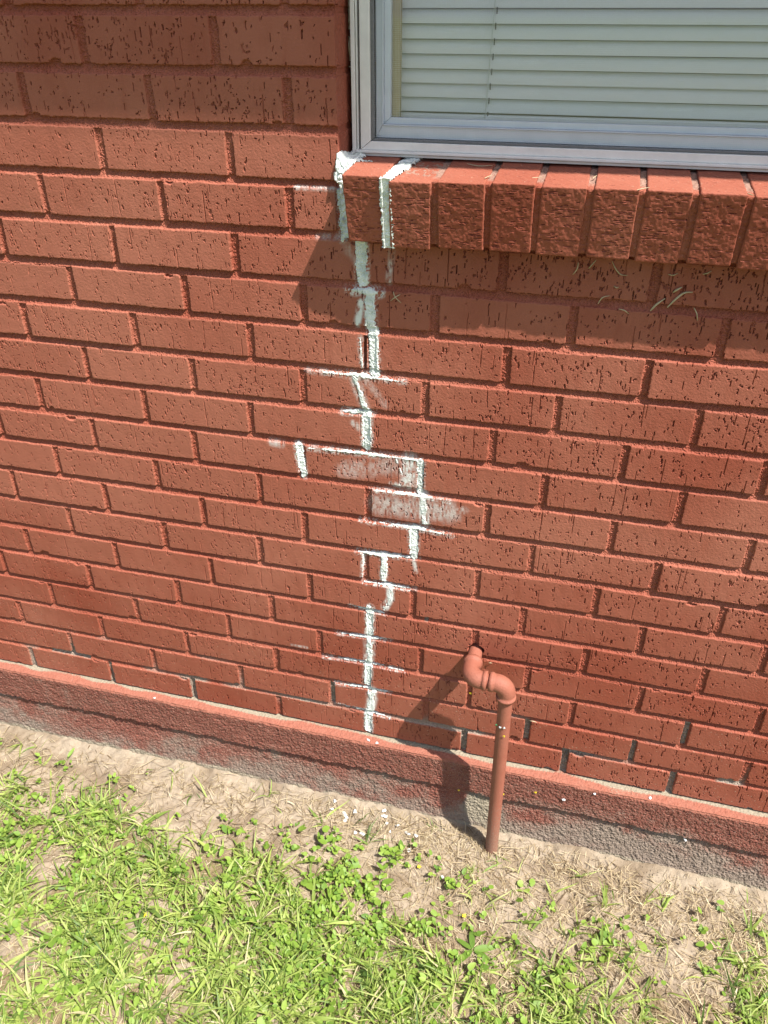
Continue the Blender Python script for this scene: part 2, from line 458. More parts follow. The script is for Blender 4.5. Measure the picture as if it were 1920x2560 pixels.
# white crack filler: F = filled, S = strong smear, T = faint smear; half width and polyline in wall metres
SEG = [
 ("F",0.0091,[(-0.0046,1.0132),(-0.003,0.957)]),("F",0.0061,[(-0.0222,0.9461),(0.0229,0.9449)]),
 ("F",0.0082,[(0.0083,0.9414),(0.0091,0.888)]),("S",0.0046,[(-0.0053,0.9266),(-0.0121,0.8911)]),
 ("F",0.0087,[(0.0128,0.8859),(0.0136,0.8166)]),("F",0.0016,[(-0.008,0.8714),(-0.0049,0.8246)]),
 ("F",0.0023,[(-0.0967,0.8111),(-0.0051,0.8107),(0.0616,0.8085)]),("F",0.0046,[(-0.0377,0.8119),(0.0233,0.8104)]),
 ("S",0.0078,[(-0.0176,0.8053),(-0.0033,0.757)]),("T",0.0058,[(-0.0026,0.8069),(0.0323,0.7639)]),
 ("F",0.0043,[(-0.0396,0.747),(0.0093,0.75)]),("F",0.0079,[(0.0006,0.749),(0.0012,0.6856)]),
 ("T",0.0047,[(-0.0219,0.7271),(-0.0072,0.7152)]),("F",0.0035,[(-0.1014,0.6718),(-0.0071,0.674),(0.087,0.6742)]),
 ("F",0.0067,[(-0.1192,0.6725),(-0.1131,0.6167)]),("F",0.0010,[(0.0481,0.6748),(0.0613,0.6412)]),
 ("S",0.0139,[(0.073,0.6716),(0.0711,0.6242)]),("T",0.0174,[(-0.0371,0.6363),(0.0482,0.6568)]),
 ("S",0.0055,[(0.0437,0.6201),(0.0849,0.6185)]),("F",0.0059,[(0.0911,0.6689),(0.0912,0.6133)]),
 ("F",0.0024,[(0.0081,0.6069),(0.0968,0.6079),(0.1411,0.603)]),("S",0.0081,[(0.0968,0.6079),(0.1018,0.5535)]),
 ("T",0.0210,[(0.0192,0.5767),(0.1407,0.5817)]),("T",0.0067,[(0.1407,0.5817),(0.1674,0.5899)]),
 ("F",0.0025,[(-0.0119,0.5413),(0.0768,0.5411),(0.1497,0.5361)]),("F",0.0049,[(0.0726,0.5412),(0.1064,0.5411)]),
 ("F",0.0077,[(0.0826,0.5379),(0.0838,0.4788)]),("F",0.0048,[(-0.0182,0.4726),(0.0299,0.4742),(0.0889,0.4762)]),
 ("F",0.0062,[(0.0299,0.469),(0.0285,0.4168)]),("F",0.0011,[(-0.0086,0.4655),(-0.0109,0.4165)]),
 ("S",0.0032,[(0.084,0.4719),(0.0882,0.4462)]),("F",0.0030,[(-0.0079,0.406),(0.036,0.4081),(0.0854,0.4068)]),
 ("S",0.0063,[(0.042,0.4056),(0.0422,0.3768),(0.0316,0.3528)]),("F",0.0023,[(-0.0362,0.3446),(0.03,0.339)]),
 ("F",0.0077,[(0.0022,0.3467),(0.0015,0.2815)]),("F",0.0032,[(-0.0655,0.2707),(0.0023,0.2725),(0.0396,0.2748)]),
 ("S",0.0102,[(0.0014,0.2662),(-0.0008,0.2094)]),("F",0.0025,[(-0.0937,0.2014),(-0.0041,0.2065),(0.0673,0.2013)]),
 ("F",0.0081,[(-0.0025,0.2005),(-0.0047,0.1499)]),("F",0.0029,[(-0.0735,0.1327),(0.001,0.138),(0.0402,0.1357)]),
 ("S",0.0103,[(0.006,0.1348),(0.0022,0.0815)]),("F",0.0026,[(-0.0755,0.0749),(-0.0021,0.071),(0.0404,0.0649)]),
 ("F",0.0088,[(-0.0039,0.0705),(-0.0044,0.0157)]),("T",0.0021,[(-0.1613,0.2168),(-0.1292,0.2167)]),
 ("T",0.0035,[(0.0418,1.0039),(0.0361,0.9576)]),("S",0.0024,[(-0.099,1.0821),(-0.0438,1.0821)]),
 ("T",0.0036,[(-0.069,1.017),(-0.0312,1.0177)]),("F",0.0045,[(-0.034,1.0799),(-0.0312,1.016)]),
 ("T",0.0089,[(-0.0238,1.0042),(-0.012,0.9937)]),("T",0.0072,[(-0.1665,0.6731),(-0.1523,0.6711)])]
def seg_dist(X, Z, pts):
    d = np.full(X.shape, 9.0)
    for (ax, az), (bx, bz) in zip(pts[:-1], pts[1:]):
        vx, vz = bx - ax, bz - az
        t = np.clip(((X - ax) * vx + (Z - az) * vz) / (vx * vx + vz * vz), 0, 1)
        d = np.minimum(d, np.hypot(X - ax - t * vx, Z - az - t * vz))
    return d

# ---- fine wall patch (what the photograph shows) with the filler following its surface
RES = 0.00085
fx = np.arange(-0.96, 0.8601, RES); fz = np.arange(0.0, 1.3221, RES)
X, Z, Y, TONE, ISM = wall_field(fx, fz, True)
# dark opening where the water pipe leaves the wall
ph = np.hypot(X - 0.206, (Z - 0.285)) + 0.002 * vn(X, Z, 0.006, 21)
Y = np.where(ph < 0.0150, np.maximum(Y, 0.012), Y)
SMEAR = np.zeros_like(Y); BARE = np.zeros_like(Y)
# crumbled unpainted mortar near the bottom
lowm = ISM * sstep(0.16, 0.02, Z + 0.05 * vn(X, Z, 0.12, 31)) * sstep(-0.1, 0.4, vn(X, Z, 0.05, 32) + 0.1)
BARE = np.clip(lowm, 0, 1)
for (hx_, hz_, w_) in ((-0.4016, 0.034, .0045), (-0.6034, 0.034, .004), (-0.7, 0.068, .05), (0.3975, 0.034, .006), (0.1972, 0.034, .006), (0.3180, 0.102, .005), (0.4203, 0.068, .03),
                       (-0.4862, 0.238, .004), (0.601, 0.034, .006), (0.5177, 0.1, .005), (0.6005, 0.17, .005), (-.08, .102, .005), (0.11, 0.34, .004)):
    mk = (np.abs(X - hx_) < w_) & (np.abs(Z - hz_) < 0.03) & (ISM > 0.5)
    Y = np.where(mk, Y + 0.004 + 0.002 * vn(X, Z, 0.004, 33), Y)
    BARE = np.where(mk, 0.85, BARE)
DUST = sstep(0.45, 0.0, Z) * 0.8 + 0.04
# crack gap beside the filler two bricks below the sill
gap = (np.abs(X - (-0.0005) - 0.0015 * vn(X, Z, 0.02, 35)) < 0.0028) & (Z > 0.82) & (Z < 0.876)
Y = np.where(gap, 0.012, Y)

i0 = np.searchsorted(fx, -0.18); i1 = np.searchsorted(fx, 0.19); j0 = 0; j1 = np.searchsorted(fz, 1.086)
xw = X[j0:j1, i0:i1]; zw = Z[j0:j1, i0:i1]; yw = Y[j0:j1, i0:i1]; ism = ISM[j0:j1, i0:i1]
FM = np.full(xw.shape, -1.0); SM = np.zeros(xw.shape)
rag = 0.5 * vn(xw, zw, 0.009, 41) + 0.45 * vn(xw, zw, 0.0032, 42) + 0.5 * vn(xw, zw, 0.0014, 40)
fine_n = vn(xw, zw, 0.0016, 43)
for kind, hw, pts in SEG:
    if kind == 'F':
        hw2 = max(hw * 0.97, 0.0016)
        d = seg_dist(xw, zw, pts)
        horiz = abs(pts[-1][1] - pts[0][1]) < 0.5 * abs(pts[-1][0] - pts[0][0])
        if horiz:      # joint runs sit on the lower lip of the joint and die out towards their far ends
            d = seg_dist(xw, zw + 0.0018, pts)
            xm = pts[len(pts) // 2][0] if len(pts) > 2 else (pts[0][0] + pts[-1][0]) / 2
            ta = np.clip(np.where(xw < xm, (xm - xw) / max(xm - pts[0][0], .01), (xw - xm) / max(pts[-1][0] - xm, .01)), 0, 1)
            hw2 = hw2 * (1 - 0.85 * ta ** 1.2) + 0.0008 * vn(xw, zw, 0.012, 48)
        FM = np.maximum(FM, (hw2 + (0.0012 + 0.20 * hw2) * rag - d) / 0.0016)
        sm = sstep(hw * 1.0 + 0.006, hw * 0.8, d) * np.clip(0.35 + 1.1 * fine_n + 0.7 * vn(xw, zw * 0.5, 0.006, 44), 0, 1) * 0.9
        SM = np.maximum(SM, sm)
    else:
        d = seg_dist(xw, zw, pts)
        st = 1.5 if kind == 'S' else 0.6
        if kind == 'S' and hw > 0.006 and hw < .012: FM = np.maximum(FM, (hw * (.55 + .5 * vn(xw, zw * .4, 0.004, 49) + .25 * rag) - d) / 0.0016)
        e = sstep(hw * 1.35 + 0.002, hw * 0.35, d + 0.25 * hw * rag)
        streak = np.clip(0.62 + 0.55 * vn(xw, zw * 0.35, 0.003, 45) + 0.45 * rag, 0, 1)
        SM = np.maximum(SM, e * st * streak)
# smear only catches the high spots of the brick skin
hi = np.clip(1.0 - np.maximum(yw, 0) / 0.0016, 0.15, 1)
SMEAR[j0:j1, i0:i1] = np.clip(SM * np.where(ism > 0.5, 0.5, hi), 0, 1)
s = np.clip(FM, 0, 1)
lump = 0.0006 * vn(xw, zw, 0.0055, 46) + 0.00045 * vn(xw, zw, 0.0019, 47)
yf = yw * (1 - 0.45 * s) - s * (0.0008 + lump) + 0.0006 * (1 - s)
msk = FM > 0.0
nxw = i1 - i0; nzw = j1 - j0
F = grid_faces(nxw, nzw)
mv = msk.ravel()
keep = mv[F].any(axis=1)
F = F[keep]
used = np.unique(F)
remap = np.full(nxw * nzw, -1, np.int32); remap[used] = np.arange(len(used))
Vf = np.stack([xw.ravel(), yf.ravel(), zw.ravel()], 1)[used]
FILL_PARTS = [(Vf, remap[F])]

def in_hole(xc, zc):
    return (xc > WX0) & (xc < WX1) & (zc > WZ0) & (zc < WZ1)
WALL_V = []; WALL_F = []; WALL_A = {'tone': [], 'bare': [], 'smear': [], 'dust': []}
_off = 0
def add_wall(Vx, Vy, Vz, tone, bare, smear, dust, holes=True):
    global _off
    nz, nx = Vx.shape
    F = grid_faces(nx, nz)
    if holes:
        xr = Vx.ravel(); zr = Vz.ravel()
        xc = xr[F].mean(1); zc = zr[F].mean(1)
        F = F[~in_hole(xc, zc)]
    WALL_V.append(np.stack([Vx.ravel(), Vy.ravel(), Vz.ravel()], 1).astype(np.float32))
    WALL_F.append(F + _off); _off += nx * nz
    for n_, a in (('tone', tone), ('bare', bare), ('smear', smear), ('dust', dust)):
        WALL_A[n_].append(np.broadcast_to(a, Vx.shape).ravel().astype(np.float32))
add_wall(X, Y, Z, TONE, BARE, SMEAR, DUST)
# reveal of the brickwork at the left of the window
iedge = int(round((WX0 - fx[0]) / RES))
zsr = fz[fz > 1.075]
yedge = Y[fz > 1.075, iedge]
ys_ = np.linspace(0, 1, 80)
Yr = yedge[:, None] + ys_[None, :] * (0.085 - yedge[:, None])
Zr = np.repeat(zsr[:, None], 80, 1)
zcr = np.round(Zr / Q) * Q
mj = 1 - sstep(0.003, 0.0055, np.abs(Zr - zcr) + 0.0008 * vn(Yr, Zr, 0.006, 51))
rec = 0.0016 * mj * sstep(0, 0.006, Yr) + 0.0003 * vn(Yr, Zr, 0.004, 52) * sstep(0, 0.003, Yr)
rp = np.random.default_rng(77)
for q in range(420):
    py_, pz_ = rp.uniform(0.004, 0.08), rp.uniform(1.08, 1.32)
    rec = np.maximum(rec, rp.uniform(.0006, .0016) * ((np.abs(Yr - py_) < 0.0007) & (np.abs(Zr - pz_) < rp.uniform(.001, .004)) & (mj < 0.5)))
xe = fx[iedge]
add_wall(xe - rec, Yr, Zr, 0.1 + 0.2 * vn(Yr, Zr, 0.03, 53), 0.0, 0.0, 0.25, holes=False)
# coarser wall around it
def coarse(xa, xb, za, zb, res):
    xs = np.linspace(xa, xb, int(round((xb - xa) / res)) + 1); zs = np.linspace(za, zb, int(round((zb - za) / res)) + 1)
    x, z, y, t, ii = wall_field(xs, zs, False)
    add_wall(x, y, z, t, 0.0, 0.0, 0.1)
coarse(-0.96, 0.86, 1.322, ZTOP, 0.003)
coarse(-2.0, -0.96, 0.0, ZTOP, 0.003)
coarse(0.86, 1.9, 0.0, ZTOP, 0.003)
coarse(-HX, -2.0, 0.0, ZTOP, 0.006)
coarse(1.9, HX, 0.0, ZTOP, 0.006)
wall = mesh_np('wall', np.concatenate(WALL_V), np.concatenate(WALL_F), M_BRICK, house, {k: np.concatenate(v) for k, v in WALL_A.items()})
del WALL_V, WALL_F
# upper reveals and wall core behind the brick skin
mb = MB()
mb.box(WX0 - .0005, WX0 - .03, 0.006, 0.085, 1.3225, WZ1)
mb.box(WX1 + .0005, WX1 + .03, 0.006, 0.085, WZ0, WZ1)
mb.box(WX0, WX1, 0.006, 0.085, WZ1 + .0005, WZ1 + .05)
mb.build('window_reveal', M_BRICK, house)
mb = MB()
mb.box(-HX, WX0 - .004, 0.086, 0.20, GZ - .1, ZTOP); mb.box(WX1 + .004, HX, 0.086, 0.20, GZ - .1, ZTOP)
mb.box(WX0 - .004, WX1 + .004, 0.086, 0.20, GZ - .1, WZ0); mb.box(WX0 - .004, WX1 + .004, 0.086, 0.20, WZ1 + .05, ZTOP)
mb.box(-HX, -HX + .1, 0.201, 6.0, GZ - .1, ZTOP); mb.box(HX - .1, HX, 0.201, 6.0, GZ - .1, ZTOP); mb.box(-HX, HX, 6.001, 6.1, GZ - .1, ZTOP)
mb.build('inner_wall', M_ROOM, house)
mb = MB(); mb.box(-HX + .11, HX - .11, 0.21, 5.99, ZTOP - .05, ZTOP - .01); mb.box(-HX + .11, HX - .11, 0.21, 5.99, -.05, 0); mb.build('ceiling_and_floor', M_ROOM, house)

# ---- foundation
def prof_y(z, x):
    g = -0.086 + 0.004 * vn(x, z * 0 + 1, 0.09, 61) + 0.0025 * vn(x, z * 0 + 1, 0.02, 62) + 0.0016 * vn(x, z * 0 + 1, 0.006, 68)
    up = -0.0225 - 0.0015 * np.clip((-z) / 0.08, 0, 1) + 0.0006
    low = -0.0172 - 0.010 * np.clip((-z - 0.09) / 0.10, 0, 2)
    m = sstep(-0.0012, 0.0012, z - g)
    return up * m + low * (1 - m), g
def foundation(xs, rz, fine=True):
    nl = max(4, int(0.024 / rz))
    sv = np.linspace(0, 1, nl)
    zf = np.arange(-0.0045, -0.30, -rz)
    nx = len(xs); n = nl + len(zf)
    Xf = np.repeat(xs[None, :], n, 0)
    Yf = np.zeros((n, nx)); Zf = np.zeros((n, nx))
    edge = -0.0205 + 0.0012 * vn(xs, xs * 0, 0.05, 63) + 0.0008 * vn(xs, xs * 0, 0.012, 64)
    Yf[:nl] = 0.008 + sv[:, None] * (edge[None, :] - 0.008)
    Zf[:nl] = 0.0022 - sv[:, None] ** 2 * 0.0045
    Zf[nl:] = zf[:, None]
    py, g = prof_y(Zf[nl:], Xf[nl:])
    rnd = np.clip(1 - (-0.0045 - Zf[nl:]) / 0.004, 0, 1) ** 2 * 0.0016
    Yf[nl:] = py + rnd
    A = Xf; B = Zf + Yf
    rough = 0.0006 * vn(A, B, 0.011, 65) + 0.0008 * vn(A, B, 0.0045, 66) + 0.0009 * vn(A, B, 0.0020, 67)
    lowm = sstep(-0.07, -0.12, Zf)
    # exposed aggregate on the lower band
    rough = rough * (1 + 0.35 * lowm)
    crackz = np.abs(Zf - (-0.0865 + 0.004 * vn(A, A * 0 + 1, 0.09, 61) + 0.0025 * vn(A, A * 0 + 1, 0.02, 62) + 0.0016 * vn(A, A * 0 + 1, 0.006, 68)))
    rough = rough - 0.006 * (crackz < 0.0022 + 0.0012 * vn(A, A * 0, 0.03, 60))
    fm = np.zeros_like(Zf); fm[nl:] = 1
    Yf = Yf - rough * fm
    Zf = Zf + (1 - fm) * 0.0008 * vn(A, B, 0.003, 69)
    # hollows
    if fine:
        rr = np.random.default_rng(9)
        P = np.zeros_like(Zf)
        for q in range(900):
            px = rr.uniform(xs[0], xs[-1]); pz = rr.uniform(-0.19, -0.006); hw = rr.uniform(.001, .0035); hh = rr.uniform(.0008, .002)
            a0, a1 = np.searchsorted(xs, (px - hw, px + hw))
            jj = np.where(np.abs(zf - pz) < hh)[0]
            if len(jj) and a1 > a0: P[nl + jj[0]:nl + jj[-1] + 1, a0:a1] = rr.uniform(.001, .003)
        Yf += P * fm
    lowb = sstep(-0.084, -0.092, Zf)
    paint = 0.90 + 0.20 * vn(Xf, Zf * 1.6, 0.07, 72) + 0.14 * vn(Xf, Zf, 0.018, 78)
    paint = paint - lowb * (0.22 + 0.36 * sstep(-0.10, -0.185, Zf) + 0.16 * vn(Xf, Zf, 0.09, 71) + 0.10 * vn(Xf, Zf * 2, 0.03, 79))
    paint = paint - 0.42 * sstep(0.22, 0.55, Xf) * sstep(-0.045, -0.085, Zf + 0.014 * vn(Xf, Zf, 0.08, 73)) * (0.75 + .35 * vn(Xf, Zf * 2.5, .07, 70))
    # bare tan concrete beside the pipe base
    pb = 0.8 * sstep(0.050, 0.028, np.hypot((Xf - 0.248) * 1.0, (Zf + 0.135) * 0.9) + 0.01 * vn(Xf, Zf, 0.02, 75))
    paint = paint - 1.2 * pb
    ledge = (1 - fm) * 1.0
    ledge[nl:] = sstep(-0.009, -0.006, Zf[nl:] + 0.002 * vn(Xf[nl:], Zf[nl:] * 0, 0.02, 74))
    dust = (1 - fm) * (0.05 + 0.75 * sstep(-0.013, 0.001, Yf) + 0.4 * vn(Xf, Yf, 0.05, 76))
    dust = np.maximum(dust, 0.95 * pb * fm)
    dust = np.maximum(dust, fm * 0.9 * sstep(-0.165, -0.195, Zf + 0.008 * vn(Xf, Zf, 0.04, 77)))
    return Xf, Yf, Zf, paint, ledge, dust
FV, FF, FA = [], [], {'paint': [], 'ledge': [], 'dust': []}
off = 0
for xs, rz in ((np.arange(-0.97, 0.8701, 0.0014), 0.0014), (np.arange(-HX, -0.968, 0.006), 0.004), (np.arange(0.8695, HX, 0.006), 0.004)):
    a, b, c, p1, p2, p3 = foundation(xs, rz, rz < .002)
    nz, nx = a.shape
    f = grid_faces(nx, nz)[:, ::-1]
    FV.append(np.stack([a.ravel(), b.ravel(), c.ravel()], 1)); FF.append(f + off); off += nx * nz
    for k_, v_ in zip(('paint', 'ledge', 'dust'), (p1, p2, p3)): FA[k_].append(v_.ravel())
mesh_np('foundation', np.concatenate(FV), np.concatenate(FF), M_FOUND, house, {k: np.concatenate(v) for k, v in FA.items()})

# ---- sloping rowlock sill of bricks on edge
FT = np.array([-0.053, 1.109]); FBm = np.array([-0.034, 1.0205])       # (y,z) front top, front bottom
BK = np.array([0.066, 1.1198])
un = (BK - FT) / np.linalg.norm(BK - FT)          # backwards along the top
dn = (FBm - FT) / np.linalg.norm(FBm - FT)        # down the front
HS = np.linalg.norm(FBm - FT); DS = np.linalg.norm(BK - FT)
def sill_pt(x, a, b):       # a = depth from front, b = down from top
    return np.stack([x, FT[0] + un[0] * a + dn[0] * b, FT[1] + un[1] * a + dn[1] * b], -1)
sx = [-0.0142, 0.0450, 0.1093, 0.1785, 0.2410, 0.3045, 0.3665, 0.4280, 0.4890]
while sx[-1] < WX1 + 0.01: sx.append(sx[-1] + 0.062)
SV, SF, ST, SB, SD = [], [], [], [], []; off = 0
rr = np.random.default_rng(21)
for bi, (a, b) in enumerate(zip(sx[:-1], sx[1:])):
    x0 = a + (0.0043 if bi else 0.0); x1 = b - 0.0043
    w = x1 - x0; h = HS + rr.normal(0, .0012); d = DS
    st = 0.001 if bi < 9 else 0.004
    da = rr.normal(0, 0.0012); db = rr.normal(0, 0.0012); sk = rr.normal(0, 0.012)
    nu, nv, nw = int(w / st), int(h / st), int(d / st)
    def face(n1, n2, fn):
        global off
        u, v = np.meshgrid(np.linspace(0, 1, n1), np.linspace(0, 1, n2))
        P = fn(u, v)
        f = grid_faces(n1, n2)
        return P.reshape(-1, 3), f
    faces = [
        (nu, nv, lambda u, v: np.stack([u * w, 0 * u, (1 - v) * h], -1), 'front'),
        (nu, nw, lambda u, v: np.stack([u * w, v * d, 0 * u], -1), 'top'),
        (nv, nw, lambda u, v: np.stack([0 * u, v * d, (1 - u) * h * 1.0], -1), 'l'),
        (nv, nw, lambda u, v: np.stack([w + 0 * u, v * d, u * h], -1), 'r'),
        (nu, nw, lambda u, v: np.stack([(1 - u) * w, v * d, h + 0 * u], -1), 'bot')]
    for n1, n2, fn, kind in faces:
        P, f = face(n1, n2, fn)
        pits = np.zeros(len(P))
        if bi < 9 and kind in ('front', 'top'):
            ca, cb = (P[:, 0], P[:, 2]) if kind == 'front' else (P[:, 0], P[:, 1])
            hh_ = h if kind == 'front' else d
            for q in range(int(80 * rr.uniform(.7, 1.3)) if kind == 'front' else 22):
                px, pz = rr.uniform(.003, w - .003), rr.uniform(.003, hh_ - .003)
                a_ = rr.uniform(.0008, .0034) if rr.random() < .8 else .005; b_ = rr.uniform(.0004, .0007)
                v = 1.2 - ((ca - px) / a_) ** 2 - ((cb - pz) / b_) ** 2
                pits = np.maximum(pits, rr.uniform(.0008, .0022) * np.clip(v, 0, 1) ** .3)
            if kind == 'front' and rr.random() < .7:
                pz = rr.uniform(.01, h - .01); xa = rr.uniform(0, w * .6)
                pits = np.maximum(pits, .0015 * ((np.abs(cb - pz) < .0008) & (ca > xa) & (ca < xa + rr.uniform(.015, .04))))
        # round the edges and roughen, all from position so that faces stay joined
        rad = 0.0020
        lo = np.array([rad, rad, rad]); hi_ = np.array([w - rad, d + 1, h - rad])
        inner = np.clip(P, lo, hi_)
        v = P - inner; ln = np.linalg.norm(v, axis=1, keepdims=True); nrm = v / np.maximum(ln, 1e-9)
        s1 = P[:, 0] + P[:, 1] + bi * 3.1; s2 = P[:, 2] + P[:, 1] * 0.5
        rg = 0.00035 * vn(s1, s2, 0.006, 81) + 0.0003 * vn(s1, s2, 0.0028, 82) + 0.0003 * vn(s1, s2, 0.02, 83)
        L = inner + nrm * (rad + rg - pits)[:, None]
        xx = x0 + L[:, 0] + sk * (L[:, 2]); aa = L[:, 1] + da; bb = L[:, 2] + db
        SV.append(sill_pt(xx, aa, bb)); SF.append(f + off); off += len(P)
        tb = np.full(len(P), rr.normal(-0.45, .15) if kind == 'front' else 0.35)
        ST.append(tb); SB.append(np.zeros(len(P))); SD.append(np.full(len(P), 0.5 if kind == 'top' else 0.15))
# mortar between the sill bricks: one recessed strip
xs = np.arange(sx[0] + 0.002, sx[-1] - 0.004, 0.0015)
prof = [(DS, 0.0028)] + [(a, 0.0028) for a in np.linspace(DS, 0.006, 70)] + [(0.0055, b) for b in np.linspace(0.004, HS - .004, 60)] + [(a, HS - .006) for a in np.linspace(0.006, .07, 12)]
pa = np.array([p[0] for p in prof]); pb_ = np.array([p[1] for p in prof])
XX, _ = np.meshgrid(xs, pa); AA = np.repeat(pa[:, None], len(xs), 1); BB = np.repeat(pb_[:, None], len(xs), 1)
g = 0.0008 * vn(XX, AA + BB, 0.004, 85) + 0.0006 * vn(XX, AA + BB, 0.0018, 86)
AA = AA + g * (BB > .0035); BB = BB + g * (BB < .0035)
SV.append(sill_pt(XX.ravel(), AA.ravel(), BB.ravel()))
SF.append(grid_faces(len(xs), len(pa))[:, ::-1] + off); off += XX.size
ST.append(np.zeros(XX.size)); SD.append(np.full(XX.size, .3))
SB.append(((BB < .0045) * 0.5 * sstep(0.015, 0.035, AA)).ravel())
SF_ = np.concatenate(SF)
nS = len(np.concatenate(ST))
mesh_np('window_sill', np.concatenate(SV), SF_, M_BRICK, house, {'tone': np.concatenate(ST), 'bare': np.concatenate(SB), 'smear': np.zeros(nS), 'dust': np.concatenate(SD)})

# filler over the first sill joint (top and front) and in the corner of the reveal
def sill_filler(xc, hw_top, hw_front, spread):
    n2 = 170
    a_top = np.linspace(0.112, 0.0, 95); b_fr = np.linspace(0.0, HS + 0.004, 80)
    pa = np.concatenate([a_top, np.zeros(80)]); pbb = np.concatenate([np.zeros(95), b_fr])
    topm = np.concatenate([np.ones(95), np.zeros(80)])
    xs = np.arange(xc - 0.045, xc + 0.075, 0.0011)
    XX = np.repeat(xs[None, :], len(pa), 0); AA = np.repeat(pa[:, None], len(xs), 1); BB = np.repeat(pbb[:, None], len(xs), 1)
    S = BB - AA; TM = np.repeat(topm[:, None], len(xs), 1)
    cen = xc + TM * (0.012 * (AA / 0.1))
    hw = np.where(TM > .5, hw_top + spread * sstep(0.02, 0.07, AA), hw_front)
    rg = 0.5 * vn(XX, S, 0.006, 91) + 0.5 * vn(XX, S, 0.0022, 92)
    m = (hw + 0.0028 * rg - np.abs(XX - cen)) / 0.002
    s = np.clip(m, 0, 1)
    joint = np.abs(XX - xc) < 0.0050
    lift = 0.0014 + 0.0010 * vn(XX, S, 0.004, 95) + 0.0008 * vn(XX, S, 0.0018, 96)
    lift = lift * sstep(0, 1, s) - 0.0020 * (1 - s)
    lift = np.where(joint & (TM < .5), lift - 0.0024, np.where(joint, lift - 0.0010, lift))
    V = sill_pt(XX.ravel(), (AA - lift * (TM < .5)).ravel(), (BB - lift * (TM > .5)).ravel())
    F = grid_faces(len(xs), len(pa))[:, ::-1]
    kp = (m > 0.0).ravel()[F].all(1)
    F = F[kp]
    return V, F
for xc, a, b, c in ((0.0450, 0.0085, 0.0094, 0.004),):
    FILL_PARTS.append(sill_filler(xc, a, b, c))
# corner blob: from the reveal over the end of the sill
xs = np.arange(-0.0445, 0.022, 0.001); ts = np.linspace(0, 1, 150)
XX, TT = np.meshgrid(xs, ts)
# profile: along the top from y=.055 forward to y=-.004 then down the joint face to z=1.02
ya = np.interp(TT, [0, .42, .5, 1], [0.058, 0.000, -0.003, -0.003]); za = np.interp(TT, [0, .42, .5, 1], [1.1235, 1.1165, 1.110, 1.020])
rg = 0.5 * vn(XX, TT * .16, 0.007, 97) + 0.5 * vn(XX, TT * .16, 0.0025, 98)
cx_ = np.interp(TT, [0, .25, .42, .55, .7, 1], [-0.020, -0.022, -0.026, -0.0285, -0.0255, -0.0215])
hw_ = np.interp(TT, [0, .12, .3, .42, .55, .7, 1], [0.004, 0.015, 0.013, 0.0125, 0.0105, 0.0065, 0.0095])
m = (hw_ + 0.004 * rg - np.abs(XX - cx_)) / 0.002
m = np.maximum(m, (0.0035 * (1 - (XX + .01) / .03) + .001 * rg - np.abs(TT - .30) * .16) / .002 * (XX > -.012))
lf = 0.0022 + 0.0022 * vn(XX, TT * .16, 0.006, 99) + 0.0016 * vn(XX, TT * .16, 0.0022, 100)
sm_ = np.clip(m, 0, 1); lf = lf * sm_ - .001 * (1 - sm_)
fr = sstep(.40, .52, TT)
# climbs the reveal where x is left of the corner
V = np.stack([XX, ya - fr * lf, za + (1 - fr) * lf + (1 - fr) * 0.010 * sstep(-0.026, -0.0335, XX) * sstep(.05, .4, TT)], -1).reshape(-1, 3)
V[:, 0] = np.where((V[:, 0] < -0.0338) & (V[:, 1] > 0.001), -0.0338, V[:, 0])
Fc = grid_faces(len(xs), len(ts))[:, ::-1]
Fc = Fc[(m > 0).ravel()[Fc].all(1)]
FILL_PARTS.append((V, Fc))
vs, fs, off = [], [], 0
for V_, F_ in FILL_PARTS:
    vs.append(V_); fs.append(F_ + off); off += len(V_)
o = mesh_np('crack_filler', np.concatenate(vs), np.concatenate(fs), M_FILL, house)
o['label'] = 'white filler smeared along the stepped crack in the brick joints'

# ---- window
window = empty('window', Vector((0.43, 0.06, 1.12)) - wloc(house)); window.parent = house
mb = MB()
FX0, FX1, FZ0, FZ1 = -0.0270, 0.8975, 1.1215, 2.043
def rail_frame(mb, x0, x1, z0, z1, wl_, wb, ya, yb):
    # four mitred members
    xi0, xi1, zi0, zi1 = x0 + wl_, x1 - wl_, z0 + wb, z1 - wb
    def q(a, b, c, d):
        mb.hexa([(a[0], ya, a[1]), (b[0], ya, b[1]), (b[0], yb, b[1]), (a[0], yb, a[1]), (d[0], ya, d[1]), (c[0], ya, c[1]), (c[0], yb, c[1]), (d[0], yb, d[1])])
    e = 0.0003
    q((x0, z0), (x1, z0), (xi1 - e, zi0), (xi0 + e, zi0))
    q((xi0 + e, zi1), (xi1 - e, zi1), (x1, z1), (x0, z1))
    q((x0, z0 + e), (xi0, zi0 + e), (xi0, zi1 - e), (x0, z1 - e))
    q((xi1, zi0 + e), (x1, z0 + e), (x1, z1 - e), (xi1, zi1 - e))
mb = MB()
rail_frame(mb, FX0, FX1, FZ0 - .001, FZ1, 0.0052, 0.0035, 0.0435, 0.075)
mb.box(FX0 + .0065, FX1 - .0065, 0.0395, 0.0600, FZ0 + 0.0032, FZ0 + 0.0068)
rail_frame(mb, FX0 + 0.0060, FX1 - .006, FZ0 + .0035, FZ1 - .005, 0.0026, 0.0035, 0.0470, 0.075)
fr_ = mb.build('frame', M_ALU, window, 0.0006)
mb = MB()
rail_frame(mb, -0.0150, 0.8855, 1.1283, 2.030, 0.0140, 0.0108, 0.0440, 0.0560)
mb.build('screen_frame', M_ALU, window, 0.0009)
mb = MB()
rail_frame(mb, -0.0009, 0.8714, 1.1392, 2.018, 0.0042, 0.0032, 0.0475, 0.0530)
mb.build('spline', M_SPLINE, window, 0.0008)
